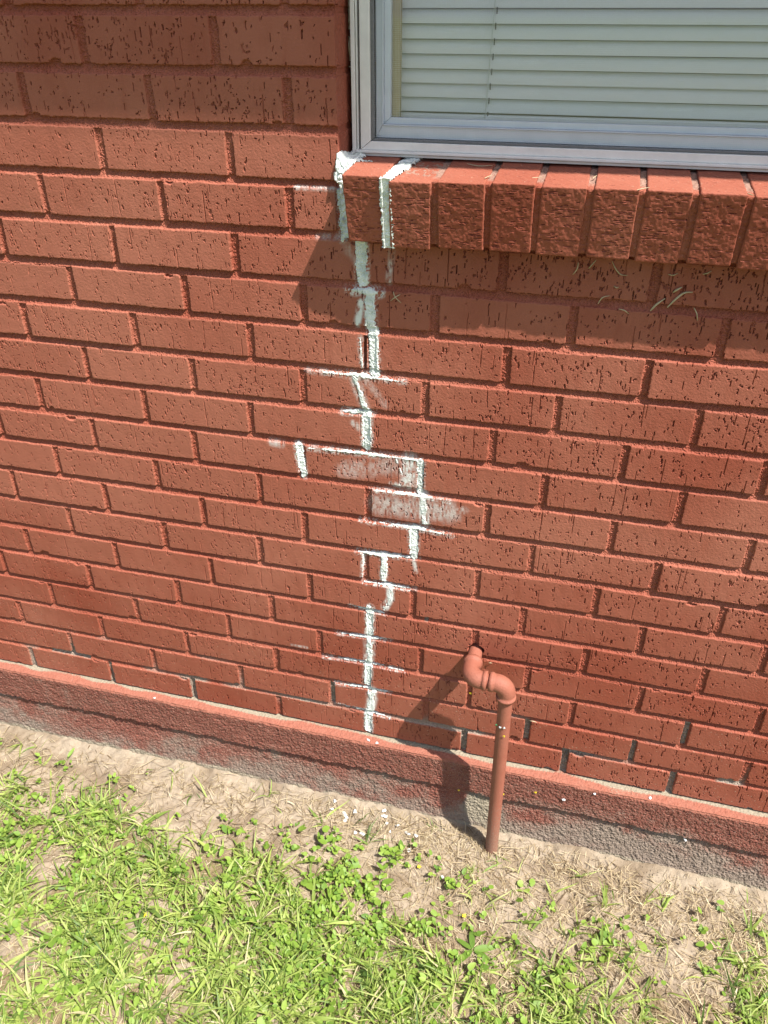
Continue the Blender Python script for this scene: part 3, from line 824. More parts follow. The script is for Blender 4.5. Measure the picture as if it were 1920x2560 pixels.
# sash: blue grey stepped aluminium
mb = MB()
rail_frame(mb, 0.0030, 0.8675, 1.1420, 2.014, 0.0090, 0.0155, 0.0600, 0.0740)
rail_frame(mb, 0.0121, 0.8584, 1.1576, 1.999, 0.0012, 0.0012, 0.0575, 0.0740)
rail_frame(mb, 0.0134, 0.8571, 1.1589, 1.998, 0.0085, 0.0080, 0.0660, 0.0760)
mb.build('sash', M_ALU2, window, 0.0006)
mb = MB(); mb.box(0.021, 0.851, 0.0700, 0.0730, 1.165, 1.992)
mb.build('glass', M_GLASS, window)
mb = MB()
rail_frame(mb, 0.0150, 0.8560, 1.1450, 1.998, 0.0165, 0.0100, 0.0785, 0.0900)
mb.build('inner_stop', M_BROWN, window)
# caulk and dark gap at the left of the frame
mb = MB(); mb.box(-0.0340, FX0 - .0002, 0.0660, 0.0850, 1.1185, 2.045); mb.box(FX0, FX1, 0.062, 0.0850, 1.1140, 1.1203)
mb.build('gap', M_DARK, window)
xs = np.linspace(-0.0342, -0.0268, 7); zs = np.arange(1.119, 1.40, 0.0015)
XX, ZZ = np.meshgrid(xs, zs)
YY = 0.0610 + 0.003 * vn(XX, ZZ, 0.012, 101) + 0.002 * vn(XX, ZZ, 0.004, 102) - .002 * (1 - ((XX + .0305) / .004) ** 2)
Fk = grid_faces(len(xs), len(zs))
kk = (vn(XX, ZZ * .4, 0.02, 103) + 0.5 * vn(XX, ZZ, 0.004, 104) > 0.12).ravel()[Fk].all(1)
mesh_np('old_caulk', np.stack([XX, YY, ZZ], -1).reshape(-1, 3), Fk[kk], M_CAULK, window, smooth=True)
# insect screen: real wires
pv, pf = [], []
def wire(p, q_, r_):
    b = len(pv)
    ax = 0 if abs(q_[0] - p[0]) > 1e-6 else 2
    for e in (p, q_):
        for a in (0, 2.094, 4.189):
            c, s_ = math.cos(a) * r_, math.sin(a) * r_
            pv.append((e[0] + (0 if ax == 0 else c), e[1] + s_, e[2] + (c if ax == 0 else 0)))
    for i in range(3): pf.append((b + i, b + (i + 1) % 3, b + 3 + (i + 1) % 3, b + 3 + i))
PW = 0.0022
x = 0.0034
while x < 0.867: wire((x, 0.0500, 1.1420), (x, 0.0500, 2.014), 0.00008); x += PW
z = 1.1424
while z < 2.014: wire((0.0030, 0.05035, z), (0.8675, 0.05035, z), 0.00008); z += PW
mesh_np('insect_screen', np.array(pv), np.array(pf), M_SCREEN, window)

# ---- eave (casts the shade on the top courses) and roof
mb = MB()
mb.box(-HX - .3, HX + .3, -0.300, -0.278, 2.248, 2.40)
mb.build('fascia', M_WOOD, house, 0.002)
mb = MB(); mb.box(-HX - .3, HX + .3, -0.277, 0.20, 2.262, 2.272); mb.build('soffit', M_WOOD, house)
mb = MB()
mb.hexa([(-HX - .3, -0.315, 2.402), (HX + .3, -0.315, 2.402), (HX + .3, 3.05, 3.50), (-HX - .3, 3.05, 3.50),
         (-HX - .3, -0.315, 2.422), (HX + .3, -0.315, 2.422), (HX + .3, 3.05, 3.56), (-HX - .3, 3.05, 3.56)])
mb.hexa([(-HX - .3, 3.051, 3.50), (HX + .3, 3.051, 3.50), (HX + .3, 6.4, 2.402), (-HX - .3, 6.4, 2.402),
         (-HX - .3, 3.051, 3.56), (HX + .3, 3.051, 3.56), (HX + .3, 6.4, 2.422), (-HX - .3, 6.4, 2.422)])
mb.build('roof', M_SHING, house)

# ------------------------------------------------------------------ window blind
blind = tag(empty('window_blind', (0.43, 0.105, 1.16)), 'closed pale grey horizontal slat blind hanging behind the window glass', 'blind')
BX0, BX1 = 0.0205, 0.850
vs, fs = [], []
zt = 1.1729
k = 0
while zt < 2.0:
    n = 7; base = len(vs)
    dy = 0.0003 * math.sin(k * 3.7)
    for i in range(n):
        u = i / (n - 1)
        # closed slat: hangs from behind the slat above, its lower edge a little forward
        z_ = zt + 0.0163 * (1 - u)
        y_ = 0.1035 - 0.0058 * u - 0.0012 * math.sin(math.pi * u) + dy
        for xx in (BX0, BX1):
            vs.append((xx, y_, z_ + (0.0006 * math.sin(k * 1.9) if xx == BX1 else 0)))
    for i in range(n - 1):
        b = base + 2 * i
        fs.append((b, b + 2, b + 3, b + 1))
    zt += 0.01735; k += 1
o = mesh_np('slats', np.array(vs), np.array(fs), M_BLIND, blind, smooth=True)
mb = MB(); mb.box(BX0, BX1, 0.0965, 0.106, 1.1560, 1.1702)
mb.build('bottom_rail', M_BLIND, blind, 0.002)
mb = MB(); mb.box(BX0, BX1, 0.090, 0.120, 1.985, 2.02); mb.build('head_rail', M_BLIND, blind, 0.002)
def tube(pts, radii, ns=8, cap=True):
    pts = [Vector(p) for p in pts]
    V, F = [], []
    prev = None
    for i, p in enumerate(pts):
        t = (pts[min(i + 1, len(pts) - 1)] - pts[max(i - 1, 0)]).normalized()
        if prev is None:
            up = Vector((0, 0, 1)) if abs(t.z) < .9 else Vector((1, 0, 0))
            n = t.cross(up).normalized()
        else:
            n = (prev - t * prev.dot(t)).normalized()
        prev = n; b = t.cross(n)
        r = radii[i] if hasattr(radii, '__len__') else radii
        for j in range(ns):
            a = 2 * math.pi * j / ns
            V.append(tuple(p + n * math.cos(a) * r + b * math.sin(a) * r))
    for i in range(len(pts) - 1):
        for j in range(ns):
            F.append((i * ns + j, i * ns + (j + 1) % ns, (i + 1) * ns + (j + 1) % ns, (i + 1) * ns + j))
    return V, F
for cx0, cx1 in ((0.1465, 0.1528),):
    V, F = tube([(cx0 + .0018, 0.0955, 1.166), (cx1, 0.0955, 1.32), (cx1 + .004, 0.0955, 1.98)], 0.0006, 6)
    mesh_np('lift_cord', np.array(V), np.array(F), M_CHORD, blind)
# short ladder loops under each slat edge
vs, fs = [], []
zt = 1.1729
while zt < 1.99:
    xx = 0.1518 + (zt - 1.17) * 0.03
    V, F = tube([(xx, 0.0970, zt + .001), (xx, 0.0975, zt - .0065)], 0.0008, 5)
    b = len(vs); vs += V; fs += [tuple(i + b for i in f) for f in F]
    zt += 0.01735
mesh_np('ladder_loops', np.array(vs), np.array(fs), M_DARK, blind)

# ------------------------------------------------------------------ water pipe
pipe = tag(empty('water_pipe', (0.2805, -0.068, GZ)), 'red painted metal pipe rising from the soil and bending into the brick wall', 'pipe')
def sweep(name, pts, radii, ns=28, rustf=None):
    V, F = tube(pts, radii, ns)
    V = np.array(V); F = list(F)
    A = {'rust': np.array([rustf(v) for v in V]) if rustf else np.full(len(V), 0.02)}
    o = mesh_np(name, V, np.array(F), M_PIPE, pipe, A, smooth=True)
    return o
PZ = 0.279; PY = -0.066; X0p = 0.2055; X1p = 0.2735
Rb = 0.021
def arc(c, u, v, r, n=12):
    c = Vector(c); u = Vector(u); v = Vector(v)
    return [c + u * r * math.cos(t) + v * r * math.sin(t) for t in np.linspace(0, math.pi / 2, n)]
# stub out of the wall
sweep('stub_pipe', [(X0p, 0.03, PZ), (X0p, -0.03, PZ)], 0.0133)
# first elbow: from -Y to +X
a1 = arc((X0p + Rb, PY + Rb, PZ), (-1, 0, 0), (0, -1, 0), Rb)
pts = [(X0p, -0.021, PZ), (X0p, -0.0215, PZ), (X0p, -0.0290, PZ), (X0p, -0.0298, PZ), (X0p, -0.036, PZ)] + a1[1:] + [(X0p + Rb + .003, PY, PZ), (X0p + Rb + .0035, PY, PZ), (X0p + Rb + .0105, PY, PZ), (X0p + Rb + .011, PY, PZ)]
rad = [0.0135, 0.0178, 0.0178, 0.0163, 0.0163] + [0.0163 + 0.0006 * math.sin(i / 11 * math.pi) for i in range(1, 12)] + [0.0163, 0.0180, 0.0180, 0.0135]
sweep('elbow', pts, rad)
xn = X0p + Rb + .011
sweep('nipple', [(xn - .004, PY, PZ), (xn + .010, PY, PZ)], 0.0136)
# second elbow: from +X to -Z
xe2 = X1p - Rb
a2 = arc((xe2, PY, PZ - Rb), (0, 0, 1), (1, 0, 0), Rb)
bz = PZ - Rb
pts = [(xn + .0035, PY, PZ), (xn + .004, PY, PZ), (xe2 - .0035, PY, PZ), (xe2 - .003, PY, PZ)] + a2 + [(X1p, PY, bz - .006), (X1p, PY, bz - .0065), (X1p, PY, bz - .012), (X1p, PY, bz - .0125)]
rad = [0.0136, 0.0178, 0.0178, 0.0165] + [0.0163 + 0.0006 * math.sin(i / 11 * math.pi) for i in range(12)] + [0.0163, 0.0182, 0.0182, 0.0135]
sweep('elbow', pts, rad)
n = 40
pts = [(X1p + (0.2805 - X1p) * t, PY - 0.002 * t, bz - 0.008 + (GZ - 0.05 - bz + 0.008) * t) for t in np.linspace(0, 1, n)]
sweep('riser', pts, 0.0129, rustf=lambda v: 0.02 + 0.65 * max(0, min(1, (0.12 - v[2]) / 0.30)) ** 1.3)

# ------------------------------------------------------------------ ground
def axis(fine0, fine1, res, far0, far1):
    mid = np.arange(fine0, fine1 + res / 2, res)
    l = []; st = res * 2; v = fine0
    while v > far0: v -= st; l.append(max(v, far0)); st *= 1.35
    r = []; st = res * 2; v = fine1
    while v < far1: v += st; r.append(min(v, far1)); st *= 1.35
    return np.array(l[::-1] + list(mid) + r)
BARE_SPOTS = [(-0.41, -0.162, .06), (-0.325, -0.39, .045), (-0.5955, -0.325, .03), (0.626, -0.218, .07), (0.1855, -0.20, .045), (0.665, -0.26, .06), (0.255, -0.255, .05), (0.49, -0.296, .035),
              (-0.36, -0.23, .03), (0.34, -0.12, .06), (-.25, -.30, .025), (0.33, -0.215, .04), (-0.62, -0.10, .06), (0.42, -0.25, .03), (0.56,-.30,.03)]
def bare_amt(x, y):
    b = np.zeros_like(np.asarray(x, float))
    for bx, by, br in BARE_SPOTS:
        b = np.maximum(b, np.exp(-(((x - bx) / 1.3) ** 2 + (y - by) ** 2) / (br * br)))
    return b
def ground_z(x, y):
    D = -y
    z = GZ + 0.006 * fbm(x, y, 0.16, 111) + 0.0075 * fbm(x, y, 0.035, 114) * np.exp(-np.maximum(D - .8, 0)) + 0.0016 * vn(x, y, 0.011, 117) + 0.0014 * vn(x, y, 0.0062, 116)
    z = z + 0.006 * sstep(0.06, 0.02, D) - 0.006 * sstep(-0.2, -0.8, x) + 0.004 * sstep(.02, .1, D) * sstep(.3, .1, D) * vn(x, y, .05, 118)
    z = z + 0.02 * vn(x, y, 1.7, 119) * sstep(0.8, 3, D)
    return z
gx_ = axis(-1.05, 1.05, 0.0035, -150, 150)
gy_ = axis(-0.85, -0.012, 0.0035, -150, 150)
GX, GY = np.meshgrid(gx_, gy_)
GZZ = ground_z(GX, GY)
thatch = 0.55 * sstep(0.05, 0.30, -GY) * (1 - bare_amt(GX, GY)) + 0.25 * vn(GX, GY, 0.1, 121)
thatch = np.clip(thatch, 0, 1)
lawn = sstep(0.9, 1.6, np.maximum(-GY, np.abs(GX) * .5)) * 0.9
g = mesh_np('soil', np.stack([GX, GY, GZZ], -1).reshape(-1, 3), grid_faces(len(gx_), len(gy_)), M_SOIL, None, {'thatch': thatch, 'lawn': lawn}, smooth=True)
tag(g, kind='structure')
g.name = 'ground'

def ribbons(n, px, py, pz, az, L, W, el0, curl, tone, name, mat, label, cat, rows=5, fold=0.25, taper=1.6, side=None):
    """n strips: start point, heading, length, width, starting elevation, downward curl"""
    V = np.zeros((n, rows, 3, 3), np.float32)
    p = np.stack([px, py, pz], 1).astype(float)
    el = el0.copy(); a = az.copy()
    seg = L / (rows - 1)
    for i in range(rows):
        u = i / (rows - 1)
        w = W * (np.minimum(1.0, 0.55 + 1.6 * u) * (1 - u ** taper) + 0.03) * 0.5
        sx_, sy_ = -np.sin(a), np.cos(a)
        roll = side if side is not None else 0
        cz_ = np.sin(roll); cc = np.cos(roll)
        V[:, i, 0] = p + np.stack([sx_ * w * cc, sy_ * w * cc, w * cz_ + w * fold], 1)
        V[:, i, 1] = p
        V[:, i, 2] = p - np.stack([sx_ * w * cc, sy_ * w * cc, w * cz_ - w * fold], 1)
        d = np.stack([np.cos(a) * np.cos(el), np.sin(a) * np.cos(el), np.sin(el)], 1)
        p = p + d * seg[:, None]
        el = el - curl / (rows - 1)
        a = a + (RNG.normal(0, 0.12, n))
        gzz = ground_z(p[:, 0], p[:, 1]) + 0.0015
        lowp = p[:, 2] < gzz
        p[:, 2] = np.where(lowp, gzz, p[:, 2]); el = np.where(lowp, np.maximum(el, 0.0), el)
        # never through the wall
        p[:, 1] = np.minimum(p[:, 1], -0.034)
    base = (np.arange(n) * rows * 3)[:, None]
    fl = []
    for i in range(rows - 1):
        for j in range(2):
            fl.append([i * 3 + j, i * 3 + j + 1, (i + 1) * 3 + j + 1, (i + 1) * 3 + j])
    F = (base[:, None, :] + np.array(fl)[None]).reshape(-1, 4)
    T = np.repeat(tone, rows * 3)
    return V.reshape(-1, 3), F, T

def scatter(n, x0, x1, y0, y1, dens):
    out_x, out_y = [], []
    got = 0
    while got < n:
        x = RNG.uniform(x0, x1, n * 2); y = RNG.uniform(y0, y1, n * 2)
        k = RNG.random(n * 2) < dens(x, y)
        out_x.append(x[k]); out_y.append(y[k]); got += k.sum()
    return np.concatenate(out_x)[:n], np.concatenate(out_y)[:n]

def d_grass(x, y):
    D = -y
    front = np.interp(x, [-1.0, -0.7, -.45, -.3, -.15, 0.0, .2, .35, .5, .7, 1.0], [.17, .15, .19, .20, .20, .27, .28, .27, .24, .17, .15])
    full = np.interp(x, [-1.0, -.3, 0, .2, .4, .8], [.95, .9, .95, .85, .60, .65])
    g = sstep(-0.05, 0.10, D - front) * full
    cl = 0.50 + 1.15 * fbm(x, y, 0.06, 131)
    g = g * np.clip(cl, 0.05, 1.2)
    g = g * (1 - 0.93 * bare_amt(x, y)) * (1 - .55 * np.exp(-(((x - 0.03) / 0.2) ** 2 + ((D - 0.27) / 0.10) ** 2)))
    g = np.maximum(g, 0.13 * sstep(.06, .13, D) * sstep(.15, .35, x) * (1 - bare_amt(x, y)) * np.clip(.5 + 1.2 * fbm(x, y, .05, 132), 0, 1.5))
    g = np.maximum(g, sstep(0.65, 0.9, D) * 0.75)
    return np.clip(g, 0.006 * (D > .05), 1)
def d_clover(x, y):
    D = -y
    c = np.exp(-(((x - 0.03) / 0.22) ** 2 + ((D - 0.27) / 0.13) ** 2)) * sstep(0.09, 0.15, D) * 1.1
    c = c + 0.35 * np.exp(-(((x + 0.62) / 0.2) ** 2 + ((D - 0.27) / 0.15) ** 2))
    c = c + 0.30 * np.exp(-(((x - 0.52) / 0.16) ** 2 + ((D - 0.22) / 0.07) ** 2)) + 0.25 * np.exp(-(((x - 0.78) / 0.1) ** 2 + ((D - 0.26) / 0.07) ** 2))
    c = c + 0.12 * sstep(.2, .4, D)
    cl = np.clip(0.5 + 1.3 * fbm(x, y, 0.045, 141), 0, 1.3)
    return np.clip(c * cl * (1 - 0.9 * bare_amt(x, y)), 0.002 * (D > .06), 1)
def d_straw(x, y):
    D = -y
    s = sstep(0.03, 0.07, D) * (0.55 + 0.6 * fbm(x, y, 0.06, 151))
    s = s * (0.5 + 0.7 * sstep(0.0, 0.3, x)) + 0.35 * np.exp(-(((x - .1) / .3) ** 2 + ((D - .08) / .05) ** 2))
    return np.clip(s * (1 - .6 * bare_amt(x, y)), 0.03, 1)

# broad-bladed lawn grass: tufts of blades
def grass_set(nt, x0, x1, y0, y1, dens, per, sc=1.0, L0=0.038, W0=0.0038, e0=(0.15, 1.25)):
    tx, ty = scatter(nt, x0, x1, y0, y1, dens)
    k = RNG.poisson(per, nt) + 1
    px = np.repeat(tx, k); py = np.repeat(ty, k)
    n = len(px)
    px = px + RNG.normal(0, 0.003, n); py = np.minimum(py + RNG.normal(0, 0.003, n), -0.045)
    pz = ground_z(px, py) - 0.001
    ta = RNG.uniform(0, 2 * np.pi, nt)
    az = np.repeat(ta, k) + RNG.normal(0, 1.1, n)
    L = np.minimum(np.exp(RNG.normal(math.log(L0), 0.40, n)), .085) * sc
    W = np.exp(RNG.normal(math.log(W0), 0.32, n)) * sc ** .5
    el = RNG.uniform(*e0, n); curl = RNG.uniform(0.3, 1.7, n)
    tone = np.clip(RNG.normal(0.50, 0.24, n) + np.repeat(RNG.normal(0, .15, nt), k), 0, .90 if L0 > .05 else 1)
    return ribbons(n, px, py, pz, az, L, W, el, curl, tone, '', None, '', '', side=RNG.normal(0, .5, n))
parts = [grass_set(8200, -1.05, 1.05, -0.85, -0.05, d_grass, 2.2)]
parts.append(grass_set(1100, -1.05, 0.6, -0.85, -0.15, lambda x, y: d_grass(x, y) * sstep(.45, .1, x), 1.4, 1.0, 0.058, 0.0056, (0.05, .6)))
parts.append(grass_set(7000, -3.0, 3.0, -2.8, -0.85, lambda x, y: np.full_like(x, .9), 2.0, 1.35))
parts.append(grass_set(1500, -3.0, -1.05, -0.85, -0.12, lambda x, y: np.full_like(x, .8), 2.0, 1.2))
parts.append(grass_set(1500, 1.05, 3.0, -0.85, -0.12, lambda x, y: np.full_like(x, .8), 2.0, 1.2))
def join(parts):
    vs, fs, ts, off = [], [], [], 0
    for V, F, T in parts:
        vs.append(V); fs.append(F + off); ts.append(T); off += len(V)
    return np.concatenate(vs), np.concatenate(fs), np.concatenate(ts)
V, F, T = join(parts)
o = mesh_np('grass', V, F, M_GRASS, None, {'tone': T}, smooth=True)
tag(o, 'bright green broad-bladed lawn grass growing in front of the wall', 'grass', kind='stuff')

# dry straw lying on the soil
def straw_set(n, x0, x1, y0, y1, dens, lift=0.006):
    px, py = scatter(n, x0, x1, y0, y1, dens)
    py = np.minimum(py, -0.038)
    pz = ground_z(px, py) + RNG.uniform(0.0005, lift, n)
    az = RNG.uniform(0, 2 * np.pi, n)
    L = np.exp(RNG.normal(math.log(0.020), 0.5, n)); W = np.exp(RNG.normal(math.log(0.00085), 0.35, n))
    return ribbons(n, px, py, pz, az, L, W, RNG.normal(0.04, 0.12, n), RNG.uniform(-.1, .35, n), np.clip(RNG.normal(.50, .30, n), 0, 1), '', None, '', '', rows=4, fold=0.1, taper=4)
V, F, T = join([straw_set(42000, -1.05, 1.05, -0.85, -0.036, d_straw), straw_set(5000, -2.6, 2.6, -2.2, -0.036, lambda x, y: np.full_like(x, .8))])
o = mesh_np('dry_grass', V, F, M_STRAW, None, {'tone': T}, smooth=True)
tag(o, 'dry tan grass clippings and straw littering the soil', 'dry grass', kind='stuff')

# small round leaves (ground cover)
def leaf_template(kind='round'):
    pts = []
    ns = 12
    for i in range(ns):
        a = 2 * math.pi * i / ns
        r = 1.0
        if kind == 'round':
            r = 1.0 - 0.45 * max(0, math.cos(a - math.pi)) ** 6
            x, y = r * math.cos(a) + 0.55, r * 0.95 * math.sin(a)
        elif kind == 'ovate':
            x, y = math.cos(a) * 1.25 + 1.0, math.sin(a) * 0.72 * (1 - 0.35 * math.cos(a))
        else:
            x, y = math.cos(a) * 2.2 + 2.0, math.sin(a) * 0.62 * (1 - 0.2 * math.cos(a))
        pts.append((x, y, 0.18 * abs(y) - 0.05 * x * x * 0.35))
    cx = sum(p[0] for p in pts) / ns
    pts.append((cx, 0, -0.02))
    return np.array(pts), [(i, (i + 1) % ns, ns) for i in range(ns)]
def leaves(px, py, pz, az, tilt, size, tone, kind='round'):
    P, Fs = leaf_template(kind)
    n = len(px)
    ca, sa = np.cos(az)[:, None], np.sin(az)[:, None]
    ct, st = np.cos(tilt)[:, None], np.sin(tilt)[:, None]
    x = P[None, :, 0] * size[:, None]; y = P[None, :, 1] * size[:, None]; z = P[None, :, 2] * size[:, None]
    x2 = x * ct - z * st; z2 = x * st + z * ct
    rl = RNG.normal(0, .35, n)[:, None]
    y3 = y * np.cos(rl) - z2 * 0 ; z3 = z2 + y * np.sin(rl)
    V = np.stack([px[:, None] + x2 * ca - y3 * sa, py[:, None] + x2 * sa + y3 * ca, pz[:, None] + z3], -1).reshape(-1, 3)
    F = (np.arange(n)[:, None, None] * len(P) + np.array(Fs)[None]).reshape(-1, 3)
    return V, F, np.repeat(tone, len(P))
nt = 1500
tx, ty = scatter(nt, -1.0, 1.0, -0.8, -0.07, d_clover)
k = RNG.integers(2, 5, nt)
px = np.repeat(tx, k) + RNG.normal(0, .004, k.sum()); py = np.minimum(np.repeat(ty, k) + RNG.normal(0, .004, k.sum()), -0.05)
n = len(px)
pz = ground_z(px, py) + RNG.uniform(0.004, 0.020, n)
V, F, T = leaves(px, py, pz, RNG.uniform(0, 6.28, n), RNG.normal(0.15, .5, n), np.exp(RNG.normal(math.log(.0036), .33, n)), np.clip(RNG.normal(.45, .28, n), 0, 1), 'ovate')
V2, F2, T2 = leaves(px[::3] + .006, py[::3] - .003, pz[::3] + .003, RNG.uniform(0, 6.28, len(px[::3])), RNG.normal(0.1, .3, len(px[::3])), np.exp(RNG.normal(math.log(.0045), .3, len(px[::3]))), np.clip(RNG.normal(.6, .2, len(px[::3])), 0, 1), 'round')
V = np.concatenate([V, V2]); F = np.concatenate([F, F2 + len(T)]); T = np.concatenate([T, T2])
o = mesh_np('ground_cover', V, F, M_CLOVER, None, {'tone': T}, smooth=True)
tag(o, 'low patches of small bright green clover-like leaves in front of the wall', 'ground cover', kind='stuff')

# soil crumbs and small stones
def crumbs(n, x0, x1, y0, y1, dens, smin, smax):
    px, py = scatter(n, x0, x1, y0, y1, dens)
    r = RNG.uniform(smin, smax, n) ; pz = ground_z(px, py) + r * .3
    O = np.array([(1, 0, 0), (0, 1, 0), (-1, 0, 0), (0, -1, 0), (0, 0, .8), (0, 0, -.8), (.7, .7, .2), (-.7, .7, .2), (-.7, -.7, .2), (.7, -.7, .2)])[:6]
    Fo = np.array([(0, 1, 4), (1, 2, 4), (2, 3, 4), (3, 0, 4), (1, 0, 5), (2, 1, 5), (3, 2, 5), (0, 3, 5)])
    J = O[None] * r[:, None, None] * RNG.uniform(.6, 1.3, (n, 6, 3))
    V = np.stack([px, py, pz], 1)[:, None] + J
    F = (np.arange(n)[:, None, None] * 6 + Fo[None]).reshape(-1, 3)
    return V.reshape(-1, 3), F
V, F = crumbs(17000, -1.0, 1.0, -0.75, -0.034, lambda x, y: np.clip(.35 + .6 * bare_amt(x, y) + .4 * vn(x, y, .05, 161), .05, 1), .0005, .0024)
o = mesh_np('soil_crumbs', V, F, M_SOIL, None, {'thatch': np.full(len(V), .1), 'lawn': np.zeros(len(V))}, smooth=False)
tag(o, 'loose crumbs of tan soil and grit on the bare ground', 'soil', kind='stuff')

# ------------------------------------------------------------------ individual small things
def lump_mesh(name, loc, r, flat, mat, seed, nseg=9):
    rr = np.random.default_rng(seed)
    V, F = [], []
    rings = 5
    ph0 = rr.uniform(0, 6)
    for i in range(rings + 1):
        th = math.pi * i / rings
        for j in range(nseg):
            a = 2 * math.pi * j / nseg
            q = r * (1 + 0.30 * math.sin(2 * a + ph0) + 0.15 * math.sin(3 * a + 2 * ph0) + 0.32 * rr.uniform(-1, 1))
            V.append((q * math.sin(th) * math.cos(a), q * math.sin(th) * math.sin(a) * 0.75, flat * r * math.cos(th) * rr.uniform(.7, 1.2)))
    for i in range(rings):
        for j in range(nseg): F.append((i * nseg + j, (i + 1) * nseg + j, (i + 1) * nseg + (j + 1) % nseg, i * nseg + (j + 1) % nseg))
    V = np.array(V); z = rr.uniform(0, 3.1); c, s_ = math.cos(z), math.sin(z)
    V = np.stack([V[:, 0] * c - V[:, 1] * s_, V[:, 0] * s_ + V[:, 1] * c, V[:, 2]], 1) + np.array(loc)
    return mesh_np(name, V, np.array(F), mat, None, origin=loc)
CHIPS = [
 (-0.0700,-0.0468,.0042,'white plaster flake nearest the foundation at the left end of the chips'),
 (-0.0717,-0.0637,.0036,'small white plaster chip just below the leftmost flake'),
 (-0.0399,-0.0696,.0078,'largest white plaster lump lying on the dry grass left of the pipe'),
 (-0.0349,-0.0823,.0055,'white plaster chip touching the lower side of the largest lump'),
 (-0.0209,-0.0566,.0050,'jagged white plaster chip up and right of the largest lump'),
 (-0.0064,-0.1062,.0042,'small white plaster chip at the lower left, just above the clover patch'),
 (0.0101,-0.1039,.0056,'flat white plaster chip beside a smaller one above the clover patch'),
 (0.0411,-0.0405,.0050,'white plaster chip close to the foundation at the top of a short column of three'),
 (0.0434,-0.0520,.0060,'middle white plaster chip in a short column of three below the foundation'),
 (0.0533,-0.0673,.0045,'lowest white plaster chip in a short column of three below the foundation'),
 (0.0657,-0.0894,.0036,'tiny white plaster chip below the column of three'),
 (0.0776,-0.0689,.0046,'pale plaster chip half buried in straw right of the column of three'),
 (0.1019,-0.0781,.0052,'white plaster chip next to a round green leaf left of the pipe'),
 (0.1210,-0.0808,.0048,'white plaster chip right of the round green leaf and left of the pipe shadow'),
 (0.1142,-0.1165,.0048,'lone white plaster chip at the upper edge of the clover patch'),
 (0.1929,-0.1589,.0040,'small white plaster chip alone on bare soil below the pipe'),
]
for i, (x, y, r, lb) in enumerate(CHIPS):
    o = lump_mesh('plaster_chip', (x, y, float(ground_z(np.array([x]), np.array([y]))[0]) + .004), r, .45, M_CHIP, i)
    tag(o, lb, 'plaster chip', 'plaster chips fallen on the ground')
FL = [(0.4092,-0.0253,-0.0455,'white flake stuck on the red foundation face right of the pipe, lower of two',.0055),
      (0.4644,-0.0235,-0.0110,'white flake stuck just under the ledge of the foundation right of the pipe',.0045),
      (0.5681,-0.0160,0.0005,'pale flake lying on the foundation ledge far right of the pipe',.0050),
      (0.6502,-0.0235,-0.0911,'pinkish chip lodged in the groove of the foundation at the right',.0050),
      (-0.0008,-0.0150,0.0010,'white crumb on the foundation ledge directly under the crack',.0050),
      (0.0191,-0.0180,0.0008,'white crumb on the ledge edge just right of the crack foot',.0050),
      (-0.4926,-0.0185,0.0005,'small white chip on the foundation ledge far left of the crack',.0042)]
for i, (x, y, z, lb, r) in enumerate(FL):
    o = lump_mesh('plaster_chip', (x, y + .001, z), r * .7, .35, M_CHIP, 50 + i)
    tag(o, lb, 'plaster chip', 'plaster chips on the foundation')

def curl_strip(name, pts, w, mat, label, cat, group=None, off=-0.0025, tone=.6):
    # pts in (x,y,z); a thin tapering stem
    P = [Vector(p) for p in pts]
    fine = []
    for i in range(len(P) - 1):
        for t in (0, .25, .5, .75):
            a = P[max(i - 1, 0)]; b = P[i]; c = P[i + 1]; d = P[min(i + 2, len(P) - 1)]
            fine.append(0.5 * ((2 * b) + (-a + c) * t + (2 * a - 5 * b + 4 * c - d) * t * t + (-a + 3 * b - 3 * c + d) * t ** 3))
    fine.append(P[-1])
    n_ = len(fine)
    V, F = tube(fine, [w * (0.35 + 0.65 * math.sin(math.pi * min(1, (i + 1) / n_))) for i in range(n_)], 5)
    V = np.array(V)
    o = mesh_np(name, V, np.array(F), mat, None, {'tone': np.full(len(V), tone)}, smooth=True, origin=tuple(P[0]))
    tag(o, label, cat, group)
    return o
CLIPS = [
 ([(0.2999,1.006),(0.2996,.9981),(.2947,.9892)],'curved dry clipping hanging under the sill, leftmost of those on the shaded brick'),
 ([(.3226,1.0107),(.3171,1.0033),(.3144,.9986)],'short dry clipping under the sill just right of the leftmost one'),
 ([(.3436,1.0103),(.3496,1.0016),(.3572,.9938),(.366,.9944)],'long hooked dry clipping hanging under the middle of the sill'),
 ([(.3335,.9521),(.3379,.962),(.3479,.9647)],'bent dry clipping on the brick above the bed joint below the sill'),
 ([(.3618,.9475),(.3698,.9468),(.3758,.9418)],'dry clipping lying along the bed joint left of the big curved blades'),
 ([(.4033,.9482),(.4093,.9583),(.4192,.9666)],'slanted pale green clipping left of the largest curved blade'),
 ([(.424,.9546),(.4318,.9668),(.4414,.9755),(.4517,.9782)],'largest curved pale green blade stuck on the shaded brick under the sill'),
 ([(.4277,.9753),(.4318,.9801),(.4375,.9831)],'short thick clipping just above the largest curved blade'),
 ([(.4171,.9986),(.4233,.9985),(.4291,1.0008)],'small pale clipping close under the sill above the curved blades'),
 ([(.4577,.9568),(.4623,.9505),(.4657,.9399)],'thin clipping hanging over the bed joint, rightmost under the sill'),
 ([(.4597,1.0017),(.4646,1.0041),(.4696,1.0067)],'small dry clipping under the sill at the far right'),
 ([(.3506,.9779),(.3547,.9768),(.3572,.9776)],'tiny dry clipping in the middle of the shaded brick'),
 ([(.0441,.9468),(.0476,.9403),(.0558,.9311)],'one of two crossed dry stems beside the white filler, leaning right'),
 ([(.0545,.9435),(.0465,.9388),(.04,.9328)],'one of two crossed dry stems beside the white filler, leaning left'),
]
